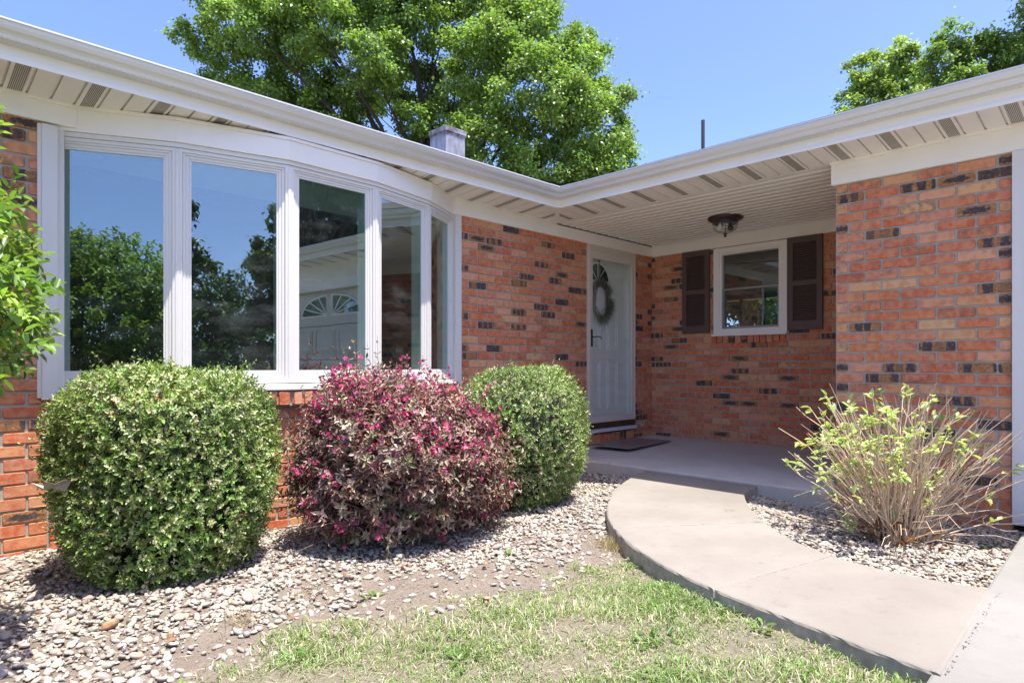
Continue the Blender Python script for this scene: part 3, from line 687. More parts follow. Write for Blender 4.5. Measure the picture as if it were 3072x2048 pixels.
# doormat
mt = MB(); mt.box(-.44, .44, -.225, .225, 0, .008); o = mt.build('doormat', M['mat'], None, .003); o.location = (5.50, 3.755, -.806); o.rotation_euler = (0, 0, R(4))
tag(o, 'dark doormat with reddish half circle lying before the front door', 'doormat')

# ------------------------------------------------------------ porch window and shutters
pw = empty('porch_window', Vector((XB, 2.9, WZ0)) - house.location, house)
f = MB().frame((XB, BW), (0, -1), (-1, 0)); a0, a1 = BW - WY1, BW - WY0
f.rectframe(a0, a1, WZ0 + .008, WZ1 - .002, .062, -.06, .010, wb=.040, wt=.055); f.rectframe(a0 + .062, a1 - .062, WZ0 + .048, WZ1 - .057, .026, -.06, -.004, wb=.018, wt=.018); f.build('window_frame', M['trim'], pw, .003)
f = MB().frame((XB, BW), (0, -1), (-1, 0)); f.box(a0 - .015, a1 + .004, -.06, .032, WZ0 - .012, WZ0 + .010); f.build('sill', M['trim'], pw, .003)
f = MB().frame((XB, BW), (0, -1), (-1, 0)); f.rectframe(a0 + .088, a1 - .088, WZ0 + .066, .818, .016, -.05, -.018, wb=.022, wt=.020); f.rectframe(a0 + .088, a1 - .088, .80, WZ1 - .075, .008, -.06, -.036); f.build('window_sash', paint('sash_metal', (.30, .30, .29), .4, .1), pw, .002)
f = MB().frame((XB, BW), (0, -1), (-1, 0)); f.box(a0 + .09, a1 - .09, -.048, -.044, WZ0 + .07, WZ1 - .078); f.build('glass_pane', glass('porch_glass', .06, (.75, .8, .78), 1.5), pw)
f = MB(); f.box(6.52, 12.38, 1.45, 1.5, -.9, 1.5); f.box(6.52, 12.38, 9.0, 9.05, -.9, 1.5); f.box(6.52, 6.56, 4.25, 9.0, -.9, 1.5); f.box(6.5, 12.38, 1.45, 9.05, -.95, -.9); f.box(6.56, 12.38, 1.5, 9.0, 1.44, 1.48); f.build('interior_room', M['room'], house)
f = MB(); f.box(12.30, 12.36, 4.4, 4.46, .0, 1.34); [f.box(12.30, 12.36, y, y + .05, .0, 1.34) for y in (4.9, 5.28, 5.75, 6.1, 6.65)]; f.box(12.30, 12.36, 4.46, 6.7, .66, .70); f.build('far_window_bars', M['room'], house)
for (y0, y1) in ((2.172, 2.498), (3.338, 3.662)):
    s = MB().frame((BB, BW), (0, -1), (-1, 0)); a0, a1 = BW - y1, BW - y0; z0, z1 = .352, 1.261
    s.box(a0 + .05, a1 - .05, .002, .006, z0 + .05, z1 - .05)
    s.box(a0, a0 + .052, .002, .032, z0, z1); s.box(a1 - .052, a1, .002, .032, z0, z1)
    s.box(a0 + .052, a1 - .052, .002, .031, z0, z0 + .082); s.box(a0 + .052, a1 - .052, .002, .031, z1 - .062, z1); s.box(a0 + .052, a1 - .052, .002, .031, .782, .828)
    for (b0, b1) in ((z0 + .082, .782), (.828, z1 - .062)):
        m = int((b1 - b0) / .0215)
        for i in range(m):
            zc = b0 + (i + .5) * (b1 - b0) / m
            s.hexa([s.P(a0 + .052, .006, zc + .009), s.P(a1 - .052, .006, zc + .009), s.P(a1 - .052, .026, zc - .008), s.P(a0 + .052, .026, zc - .008),
                    s.P(a0 + .052, .006, zc + .013), s.P(a1 - .052, .006, zc + .013), s.P(a1 - .052, .026, zc - .003), s.P(a0 + .052, .026, zc - .003)])
    s.build('shutter', M['shutter'], house)

# ------------------------------------------------------------ porch light
pl = empty('porch_light', (5.60, 2.78, ZS)); tag(pl, 'dark bronze flush ceiling light with clear glass bowl under the porch roof', 'ceiling light')
c = (5.60, 2.78, ZS)
m = MB(); m.lathe([(.02, 0), (.155, 0), (.162, -.008), (.158, -.020), (.140, -.032), (.118, -.040), (.112, -.052), (.118, -.058), (.112, -.062), (.10, -.05), (.02, -.045)], c, 40); m.build('canopy', M['bronze'], pl, smooth=True)
m = MB(); m.lathe([(.112, -.055), (.117, -.075), (.114, -.100), (.098, -.122), (.070, -.140), (.035, -.150), (.008, -.153), (.008, -.150), (.034, -.147), (.068, -.137), (.095, -.119), (.111, -.098), (.114, -.075), (.109, -.055)], c, 40, False); m.build('glass_bowl', M['bulbglass'], pl, smooth=True)
m = MB(); m.lathe([(.004, -.05), (.004, -.15), (.022, -.153), (.022, -.158), (.008, -.162), (.013, -.170), (.013, -.180), (.004, -.188)], c, 16); m.build('finial', M['bronze'], pl, smooth=True)
g = G('frosted_bulb'); M['bulb'] = g.P((.8, .78, .72), .3)
for sx in (-1, 1):
    m = MB(); m.lathe([(.010, -.05), (.012, -.07), (.026, -.092), (.028, -.105), (.018, -.120), (.004, -.126)], (c[0] + sx * .035, c[1] - sx * .035, c[2]), 16); m.build('bulb', M['bulb'] if sx < 0 else M['black'], pl, smooth=True)

# ------------------------------------------------------------ garage door
gd = empty('garage_door', Vector((4.72, -1.9, -.9)) - house.location, house)
for y0, y1 in ((.405, .543), (-4.6, -4.48)): m = MB(); m.box(XP - .006, XP + .05, y0, y1, -.92, ZB - .023); m.build('door_casing', M['vinyl'], gd, .003)
m = MB().frame((4.74, .405), (0, -1), (-1, 0)); W = 4.88; hts = [-.90, -.41, .08, .57, 1.06]
for r in range(4):
    m.box(0, W, -.03, 0, hts[r] + .004, hts[r + 1] - .004)
    for q in range(8):
        u0 = .06 + q * (W - .06) / 8; u1 = u0 + (W - .06) / 8 - .07
        if r < 3: m.rectframe(u0, u1, hts[r] + .07, hts[r + 1] - .07, .018, 0, .010); m.box(u0 + .05, u1 - .05, 0, .008, hts[r] + .12, hts[r + 1] - .12)
m.box(-.02, W + .02, -.04, .02, 1.058, 1.32)
m.build('door_section', paint('garage_paint', (.62, .585, .51), .5, .1), gd, .004)
for q in range(6):
    u0 = .06 + q * (W - .06) / 6; u1 = u0 + (W - .06) / 6 - .07; z0 = hts[3] + .14; rz = .29; sg = 1 if q % 2 else -1; uc = u0 + .03 if sg > 0 else u1 - .03; rx = u1 - u0 - .06
    lw = empty('arched_window', (0, 0, 0), gd)
    el = [(uc + sg * rx * cos(a), z0 + rz * sin(a)) for a in np.linspace(0, pi / 2, 12)]
    m = MB().frame((4.74, .405), (0, -1), (-1, 0)); m.plate([(uc, z0)] + el, .001, .005); m.build('pane', M['glass'], lw).location = -Vector((4.72, -1.9, -.9))
    m = MB().frame((4.74, .405), (0, -1), (-1, 0))
    m.tube([m.P(u, .006, z) for u, z in el], .014, .014, 5); m.tube([m.P(uc, .006, z0 + rz), m.P(uc, .006, z0), m.P(uc + sg * rx, .006, z0)], .014, .014, 5)
    for a in (25, 48, 70): m.tube([m.P(uc, .006, z0), m.P(uc + sg * rx * cos(R(a)), .006, z0 + rz * sin(R(a)))], .010, .010, 4)
    m.build('muntin', M['door'], lw).location = -Vector((4.72, -1.9, -.9))
# ------------------------------------------------------------ ground, walk, slab, drive
GRASS = [(-3, 2.2), (.619, 2.136), (.871, 2.167), (1.009, 2.2), (1.256, 2.143), (1.522, 2.06), (1.779, 1.901), (2.219, 1.874), (2.601, 1.856), (2.83, 1.854), (9, 1.85)]
GRAV = [(-3, 2.9), (.257, 2.46), (.45, 2.20), (.62, 2.16), (.714, 2.279), (1.045, 2.353), (1.222, 2.424), (1.611, 2.48), (1.871, 2.395), (2.183, 2.176), (2.416, 2.04), (2.925, 2.088), (9, 2.1)]
def interp(T, x): return np.interp(x, [p[0] for p in T], [p[1] for p in T])
WO = [(4.50, 2.93), (4.28, 2.885), (4.04, 2.80), (3.68, 2.655), (3.34, 2.455), (3.11, 2.305), (2.90, 2.135), (2.671, 1.885), (2.502, 1.639), (2.369, 1.38), (2.264, 1.065), (2.190, .733), (2.150, .594), (2.12, .395)]
WI = [(4.50, 1.985), (4.25, 1.955), (4.011, 1.85), (3.771, 1.705), (3.47, 1.48), (3.29, 1.31), (3.178, 1.165), (3.067, .936), (3.036, .676), (3.07, .41)]
def resample(P, n, c0=0, c1=None):
    P = np.array(P); c = np.concatenate([[0], np.cumsum(np.linalg.norm(np.diff(P, axis=0), axis=1))]); c1 = c[-1] if c1 is None else c1
    # catmull-rom densify
    Q = []; m = len(P)
    for i in range(m - 1):
        p0, p1, p2, p3 = P[max(i - 1, 0)], P[i], P[i + 1], P[min(i + 2, m - 1)]
        for t in np.linspace(0, 1, 16, endpoint=False): Q.append(.5 * ((2 * p1) + (-p0 + p2) * t + (2 * p0 - 5 * p1 + 4 * p2 - p3) * t ** 2 + (-p0 + 3 * p1 - 3 * p2 + p3) * t ** 3))
    Q.append(P[-1]); return np.array(Q)
WOs, WIs = resample(WO, 0), resample(WI, 0)
def near(P, q): return int(np.argmin(np.linalg.norm(P - np.array(q), axis=1)))
def inside(poly, x, y):
    poly = np.asarray(poly); x = np.asarray(x); y = np.asarray(y); r = np.zeros(x.shape, bool); j = len(poly) - 1
    for i in range(len(poly)):
        xi, yi = poly[i]; xj, yj = poly[j]
        with np.errstate(divide='ignore', invalid='ignore'):
            c = ((yi > y) != (yj > y)) & (x < (xj - xi) * (y - yi) / (yj - yi) + xi)
        r ^= c; j = i
    return r
WPOLY = np.concatenate([WOs, WIs[::-1]])
ZW = -.872
def walk():
    cuts = [(0, 0), (near(WOs, (2.851, 1.949)), near(WIs, (3.479, 1.529))), (near(WOs, (2.375, 1.17)), near(WIs, (3.16, .976))), (len(WOs) - 1, len(WIs) - 1)]
    mb = MB()
    for k in range(3):
        o = WOs[cuts[k][0]:cuts[k + 1][0] + 1]; i_ = WIs[cuts[k][1]:cuts[k + 1][1] + 1]; n = 26
        def rs(Q):
            c = np.concatenate([[0], np.cumsum(np.linalg.norm(np.diff(Q, axis=0), axis=1))]); gap = .0035
            s = np.linspace(gap if k > 0 else .004, c[-1] - (gap if k < 2 else .012), n); return np.stack([np.interp(s, c, Q[:, 0]), np.interp(s, c, Q[:, 1])], 1)
        A, B = rs(o), rs(i_)
        # ring: outer then inner reversed, rows: top inset, top edge rounded, bottom
        ring = np.concatenate([A, B[::-1]]); cen = []
        N = len(ring); nx = np.roll(ring, -1, 0) - np.roll(ring, 1, 0); nx = unit(nx); nr = np.stack([-nx[:, 1], nx[:, 0]], 1)
        area = np.sum(ring[:, 0] * np.roll(ring[:, 1], -1) - np.roll(ring[:, 0], -1) * ring[:, 1])
        if area < 0: nr = -nr
        rows = []
        for ins, z in ((.012, ZW), (.004, ZW - .003), (0, ZW - .011), (0, -1.03)):
            wob = RNG.normal(size=(N, 1)) * (.0014 if z > -.9 and ins < .01 else 0)
            R_ = ring + nr * (ins + wob); rows.append([(x, y, z) for x, y in R_])
        b = len(mb.v)
        for r in rows: mb.v += r
        for r in range(3):
            for i in range(N): i2 = (i + 1) % N; mb.f.append((b + r * N + i, b + r * N + i2, b + (r + 1) * N + i2, b + (r + 1) * N + i)); mb.m.append(0)
        for i in range(n - 1): mb.f.append((b + i, b + i + 1, b + N - 2 - i, b + N - 1 - i)); mb.m.append(0)
    return mb
o = walk().build('path', M['walk']); tag(o, 'curved pale concrete walk leading to the porch', kind='structure')
jt = MB()
for a, b in (((2.851, 1.949), (3.479, 1.529)), ((2.375, 1.17), (3.16, .976))):
    A = Vector(WOs[near(WOs, a)]); B = Vector(WIs[near(WIs, b)]); t = (B - A); L = t.length; t /= L; jt.frame(A, t, (t.y, -t.x)); jt.box(.01, L - .01, -.006, .006, -1.02, ZW - .006)
jt.build('path_joint', M['walk']).update_tag(); tag(bpy.data.objects['path_joint'], kind='structure')
sb = MB(); sb.hexa([(4.50, 1.50, -1.1), (BB + .02, 1.50, -1.1), (BB + .02, BW + .02, -1.1), (4.50, BW + .02, -1.1), (4.50, 1.50, -.853), (BB + .02, 1.50, -.806), (BB + .02, BW + .02, -.806), (4.50, BW + .02, -.853)])
o = sb.build('porch_slab', M['slab'], None, .012); tag(o, 'shaded grey concrete porch slab', kind='structure')
dv = MB(); dv.hexa([(-18, .27, -1.03), (4.76, .455, -1.03), (4.76, -9.0, -1.03), (-18, -9.0, -1.03), (-18, .27, -.97), (4.76, .455, -.868), (4.76, -9.0, -.868), (-18, -9.0, -.97)])  # unseen breadth past the garage door is added to bounce sunlight into the porch
dv.hexa([(1.2, .352, -.9005 + .0), (4.7, .452, -.885), (4.7, .36, -.885), (1.2, .26, -.90), (1.2, .352, -.876), (4.7, .452, -.866), (4.7, .36, -.866), (1.2, .26, -.876)]) if False else None
o = dv.build('driveway', M['drive'], None, .012); tag(o, 'pale concrete driveway', kind='structure')
# ground sheet
def hgt(x, y):
    h = .010 * np.sin(x * 3.1 + y * 1.7) + .008 * np.sin(y * 5.3 - x * 2.2 + 1) + .004 * np.sin(x * 17 + y * 9) + .003 * np.sin(y * 23 - x * 13)
    fade = np.clip(1.6 - np.hypot(x - 2, y - 2) / 6, 0, 1); x = np.asarray(x, float); d = np.full(x.shape, 9.0)
    for px_, py_ in WPOLY[::5]: d = np.minimum(d, (x - px_) ** 2 + (y - py_) ** 2)
    return GZ + h * fade + .045 * np.exp(-np.sqrt(d) / .38)
def axis(lo, hi, step, far): 
    a = np.arange(lo, hi, step); out = []; s = step; v = hi
    while v < far: out.append(v); s *= 1.35; v += s
    out.append(far); neg = []; s = step; v = lo
    while v > -far: v -= s; s *= 1.35; neg.append(max(v, -far))
    return np.concatenate([neg[::-1], a, out])
ax, ay = axis(-1.5, 5.0, .045, 600), axis(-.6, 4.3, .045, 600)
X, Y = np.meshgrid(ax, ay); Z = hgt(X, Y); nxv, nyv = len(ax), len(ay)
mic = RNG.normal(size=X.shape) * .0035; Z = Z + mic * ((X > -1.5) & (X < 5) & (Y > -.6) & (Y < 4.3))
lawn = np.clip((interp(GRASS, X) - Y) / .25, 0, 1); lawn = np.where(Y > 12, 1, lawn); lawn = np.where((X > 5) & (Y < 4), 1, lawn) * np.where((X > 2.3) & (X < 5) & (Y > .3) & (Y < 3) & (~inside(WPOLY, X, Y)) & (X > interp([(0, 2.6), (.6, 2.6), (1.5, 3.2), (3, 4.5)], Y)), 0, 1)
lawn = lawn * np.where((X > -1.5) & (X < 5) & (Y > -.6) & (Y < 4.3), .35, 1)
idx = np.arange(nxv * nyv).reshape(nyv, nxv); F = np.stack([idx[:-1, :-1], idx[:-1, 1:], idx[1:, 1:], idx[1:, :-1]], -1).reshape(-1, 4)
zc = np.stack([lawn.ravel()] * 3 + [np.ones(lawn.size)], 1)
o = mesh_np('ground', np.stack([X.ravel(), Y.ravel(), Z.ravel()], 1), F, M['soil'], smooth=True, attrs={'zone': zc}); tag(o, kind='structure')
rd = MB(); rd.box(-400, 400, -26, -18, -1.0, -.94); o = rd.build('road', concrete('asphalt', (.05, .05, .05), (.07, .07, .068))); tag(o, kind='structure')

# ------------------------------------------------------------ pebbles
def icos(sub=1):
    bm = bmesh.new(); bmesh.ops.create_icosphere(bm, subdivisions=sub, radius=1.0); V = np.array([v.co[:] for v in bm.verts]); F = np.array([[v.index for v in f.verts] for f in bm.faces]); bm.free(); return V, F
PAL = .84 * np.array([1.04, 1.0, .93]) * np.array([(.40, .36, .31), (.34, .31, .28), (.46, .41, .35), (.50, .44, .36), (.28, .27, .26), (.38, .30, .24), (.43, .33, .27), (.55, .50, .44), (.30, .31, .30), (.24, .20, .17), (.46, .36, .24), (.36, .34, .33), (.48, .46, .43)])
def rotmats(n, tilt=.35):
    a = RNG.random(n) * 2 * pi; b = RNG.normal(size=n) * tilt; c = RNG.normal(size=n) * tilt
    ca, sa, cb, sb, cc, sc_ = np.cos(a), np.sin(a), np.cos(b), np.sin(b), np.cos(c), np.sin(c); z = np.zeros(n); o1 = np.ones(n)
    Rz = np.stack([ca, -sa, z, sa, ca, z, z, z, o1], 1).reshape(n, 3, 3); Rx = np.stack([o1, z, z, z, cb, -sb, z, sb, cb], 1).reshape(n, 3, 3); Ry = np.stack([cc, z, sc_, z, o1, z, -sc_, z, cc], 1).reshape(n, 3, 3)
    return Rx @ Ry @ Rz
def pebble_arrays(P, size, sub=2):
    n = len(P); V0, F0 = icos(sub); k = len(V0)
    S = np.stack([size * (.8 + RNG.random(n) * .55), size * (.62 + RNG.random(n) * .3), size * (.34 + RNG.random(n) * .26)], 1)
    base = V0[None] * (1 + .10 * np.sin(V0[None] @ RNG.normal(size=(n, 3, 1)) * 2.2 + RNG.random((n, 1, 1)) * 6))
    V = np.einsum('nij,nkj->nki', rotmats(n), base * S[:, None, :]) + P[:, None, :]
    F = (np.arange(n)[:, None, None] * k + F0[None]).reshape(-1, 3)
    C = (PAL[RNG.integers(0, len(PAL), n)] * .68 + np.array([.345, .30, .25]) * .32) * (1 + RNG.normal(size=(n, 1)) * .16) * (1 + RNG.normal(size=(n, 3)) * .03)
    C = np.concatenate([np.clip(C, .03, .7), np.ones((n, 1))], 1)
    return V.reshape(-1, 3), F, np.repeat(C, k, axis=0)
def scatter(n, x0, x1, y0, y1, test):
    x = x0 + RNG.random(n) * (x1 - x0); y = y0 + RNG.random(n) * (y1 - y0); m = test(x, y); return x[m], y[m]
def bowlim(x): return np.interp(x, [-9, .6] + [p[0] for p in BOW] + [3.5, 9], [BW, BW] + [p[1] for p in BOW] + [BW, BW])
def g_left(x, y):
    e = interp(GRAV, x); dens = np.clip((y - e) / .42 + .42 + .3 * np.sin(x * 7 + y * 5) + .22 * np.sin(x * 19 - y * 13), 0, 1)
    return (y < bowlim(x) + .02) & (RNG.random(len(x)) < dens ** 1.5) & ~inside(WPOLY, x, y) & ~((x > 4.5)) & ~((x > 2.6) & (y < interp([(2.6, 1.9), (3.4, 2.5), (4.5, 2.9)], x)))
def g_right(x, y):
    return ~inside(WPOLY, x, y) & (x > interp([(.40, 3.07), (.68, 3.03), (.94, 3.06), (1.17, 3.17), (1.48, 3.46), (1.7, 3.77), (1.85, 4.0), (2.0, 4.49)], y)) & (y > .42) & (x < 4.66) & ~((x > 4.5) & (y > 1.5))
parts = []
x, y = scatter(27000, -1.0, 4.5, 2.0, 4.05, g_left); s = .0096 * np.exp(RNG.normal(size=len(x)) * .36); s = np.minimum(s, .024); layer = RNG.random(len(x))
parts.append(pebble_arrays(np.stack([x, y, hgt(x, y) + s * .12 + layer * .011], 1), s))
x, y = scatter(11000, 3.0, 4.66, .42, 2.1, g_right); s = np.minimum(.0102 * np.exp(RNG.normal(size=len(x)) * .28), .026); layer = RNG.random(len(x))
parts.append(pebble_arrays(np.stack([x, y, hgt(x, y) + s * .15 + layer * .016], 1), s))
x, y = scatter(55, 2.12, 3.08, .390, .404, lambda x, y: x > 0); s = .0012 + RNG.random(len(x)) * .0025; parts.append(pebble_arrays(np.stack([x, y, -.876 + 0 * x], 1), s, 1)); parts[-1][2][:, :3] *= .5
# strays in the bare soil
x, y = scatter(2600, -.6, 2.9, 1.75, 2.6, lambda x, y: (y > interp(GRASS, x) - .2) & ~inside(WPOLY, x, y)); s = .002 + RNG.random(len(x)) ** 2 * .005
parts.append(pebble_arrays(np.stack([x, y, hgt(x, y) + s * .2], 1), s, 1)); parts[-1][2][:, :3] *= .75
x, y = scatter(900, -.6, 2.9, 1.8, 2.7, lambda x, y: (y > interp(GRASS, x) - .12) & ~inside(WPOLY, x, y)); s = .008 + RNG.random(len(x)) * .009
parts.append(pebble_arrays(np.stack([x, y, hgt(x, y) + s * .2], 1), s))
V = []; F = []; C = []; b = 0
for v, f, c in parts: V.append(v); F.append(f + b); C.append(c); b += len(v)
o = mesh_np('gravel', np.concatenate(V), np.concatenate(F), M['pebble'], smooth=True, attrs={'col': np.concatenate(C)}); tag(o, 'rounded river pebbles covering the planting beds', 'gravel', kind='stuff')

# ------------------------------------------------------------ grass
def grass(n, seedpatch=1):
    def patch(x, y): return .42 + .22 * np.clip((x - 1.7) * 1.2, -1, .6) + .25 * np.sin(x * 6.3 + y * 3.1 + 1.2) + .2 * np.sin(y * 8.7 - x * 4.4) + .16 * np.sin(x * 15 + y * 19)
    def test(x, y):
        e = interp(GRASS, x); d = np.clip((e - y) / .34 + .22 + .22 * np.sin(x * 11 + y * 4) + .15 * np.sin(x * 27), 0, 1) * np.clip(patch(x, y) + .12, .10, 1)
        wlk = inside(WPOLY, x, y) | ((x > 2.05) & (y < interp([(2.05, -2), (2.12, .40), (2.2, .8), (2.4, 1.4), (2.6, 1.8)], x)) & (x > 2.6))
        return (RNG.random(len(x)) < d) & ~wlk & (y > .36)
    xt, yt = scatter(n, -.5, 2.95, .36, 2.25, test)
    parts = []
    k = 6; m = len(xt); X = np.repeat(xt, k) + RNG.normal(size=m * k) * .013; Y = np.repeat(yt, k) + RNG.normal(size=m * k) * .013; N = len(X)
    ok = ~inside(WPOLY, X, Y); X, Y = X[ok], Y[ok]; N = len(X)
    L = (.013 + RNG.random(N) * .027) * (1 + .35 * np.sin(X * 5 + Y * 7)); az = RNG.random(N) * 2 * pi; lean = np.abs(RNG.normal(size=N)) * .75
    D = np.stack([np.cos(az) * lean, np.sin(az) * lean, np.ones(N)], 1); D = unit(D); out = np.stack([np.cos(az), np.sin(az), np.zeros(N)], 1)
    S = np.stack([-np.sin(az), np.cos(az), np.zeros(N)], 1); W = .0011 + RNG.random(N) * .0011
    P = np.stack([X, Y, hgt(X, Y) - .004], 1); bend = (.2 + RNG.random(N) * .6)[:, None]
    L_ = L[:, None]; p1 = P + D * L_ * .5; p2 = P + D * L_ * .85 + out * L_ * bend * .35 ; p3 = P + D * L_ * 1.0 + out * L_ * bend * .9 - np.array([0, 0, 1]) * L_ * bend * .35
    Vv = np.stack([P - S * W[:, None], P + S * W[:, None], p1 - S * W[:, None] * .9, p1 + S * W[:, None] * .9, p2 - S * W[:, None] * .6, p2 + S * W[:, None] * .6, p3, p3 + S * .0002], 1)
    F0 = np.array([(0, 1, 3, 2), (2, 3, 5, 4), (4, 5, 7, 6)]); F = (np.arange(N)[:, None, None] * 8 + F0[None]).reshape(-1, 4)
    C = jitcol((.19, .28, .09), N, .25, .07); pt = patch(X, Y); dry = RNG.random(N) < np.clip(.60 - pt * .55, .12, .8); C[dry] = jitcol((.52, .47, .35), int(dry.sum()), .22, .05)
    lime = RNG.random(N) < .15; C[lime] = jitcol((.26, .37, .09), int(lime.sum()), .15, .05)
    C = np.concatenate([C, np.ones((N, 1))], 1)
    return Vv.reshape(-1, 3), F, np.repeat(C, 8, axis=0)
v, f, c = grass(29000)
# straw thatch lying flat
N = 9000; x, y = scatter(N, -.4, 2.9, .4, 2.5, lambda x, y: ~inside(WPOLY, x, y) & (RNG.random(len(x)) < np.where(y < interp(GRASS, x) + .03, 1, .22)) & (x < 2.75)); N = len(x)
az = RNG.random(N) * 2 * pi; D = np.stack([np.cos(az), np.sin(az), RNG.normal(size=N) * .15], 1)
v2, f2, c2 = leaves(np.stack([x, y, hgt(x, y) + .004 + RNG.random(N) * .008], 1), D, .02 + RNG.random(N) * .045, np.full(N, .0022), jitcol((.44, .38, .28), N, .25, .05), 'd', curl=.1)
v, f, c = merge([(v, f, c), (v2, f2, c2)])
o = mesh_np('grass', v, f, M['blade'], attrs={'col': c}); tag(o, 'patchy short lawn grass with dry straw beside the walk', 'grass', kind='stuff')
# broad-leaf weeds: clumps of ground cover
parts = []
for (x, y, r, n) in [(2.36, 1.45, .07, 26), (2.27, 1.10, .05, 18), (2.55, 1.72, .05, 14), (2.10, 1.30, .08, 24), (1.35, 1.6, .06, 16), (1.9, 1.2, .07, 20), (.98, 2.0, .05, 14), (1.45, 2.28, .035, 9), (2.2, .95, .04, 12), (1.6, .95, .06, 16), (2.0, .75, .05, 14), (.62, 2.05, .06, 14), (4.1, .62, .05, 10), (4.6, .62, .04, 8), (2.28, 2.32, .03, 7), (3.9, 2.95, .04, 8), (4.2, .5, .05, 8)]:
    a = RNG.random(n) * 2 * pi; rr = RNG.random(n) * r; P = np.stack([x + np.cos(a) * rr, y + np.sin(a) * rr, hgt(x + np.cos(a) * rr, y + np.sin(a) * rr) + RNG.random(n) * .012], 1)
    D = np.stack([np.cos(a), np.sin(a), .3 + RNG.random(n) * .8], 1); parts.append(leaves(P, D, .022 + RNG.random(n) * .02, .012 + RNG.random(n) * .007, jitcol((.14, .24, .06), n, .2, .06), twist=np.tile([0, 0, 1.0], (n, 1)), curl=.25))
v, f, c = merge(parts); o = mesh_np('weeds', v, f, M['leaf'], attrs={'col': c}); tag(o, 'small broad leaved weeds sprouting in the lawn and gravel', 'weeds', kind='stuff')
# dry tufts by the walk
parts = []
for (x, y, n) in [(2.73, 1.98, 420), (2.68, 1.90, 200), (.98, 2.42, 90), (1.28, 2.5, 60)]:
    X = x + RNG.normal(size=n) * .045; Y = y + RNG.normal(size=n) * .04; ok = ~inside(WPOLY, X, Y); X, Y = X[ok], Y[ok]; m = len(X)
    D = np.stack([RNG.normal(size=m) * .4, RNG.normal(size=m) * .4, np.ones(m)], 1); parts.append(leaves(np.stack([X, Y, hgt(X, Y)], 1), D, .03 + RNG.random(m) * .05, np.full(m, .0024), jitcol((.40, .32, .19), m, .25, .06), 'd', curl=.3))
v, f, c = merge(parts); o = mesh_np('dry_grass', v, f, M['blade'], attrs={'col': c}); tag(o, 'straw coloured dead grass tuft at the edge of the walk', 'dry grass', kind='stuff')

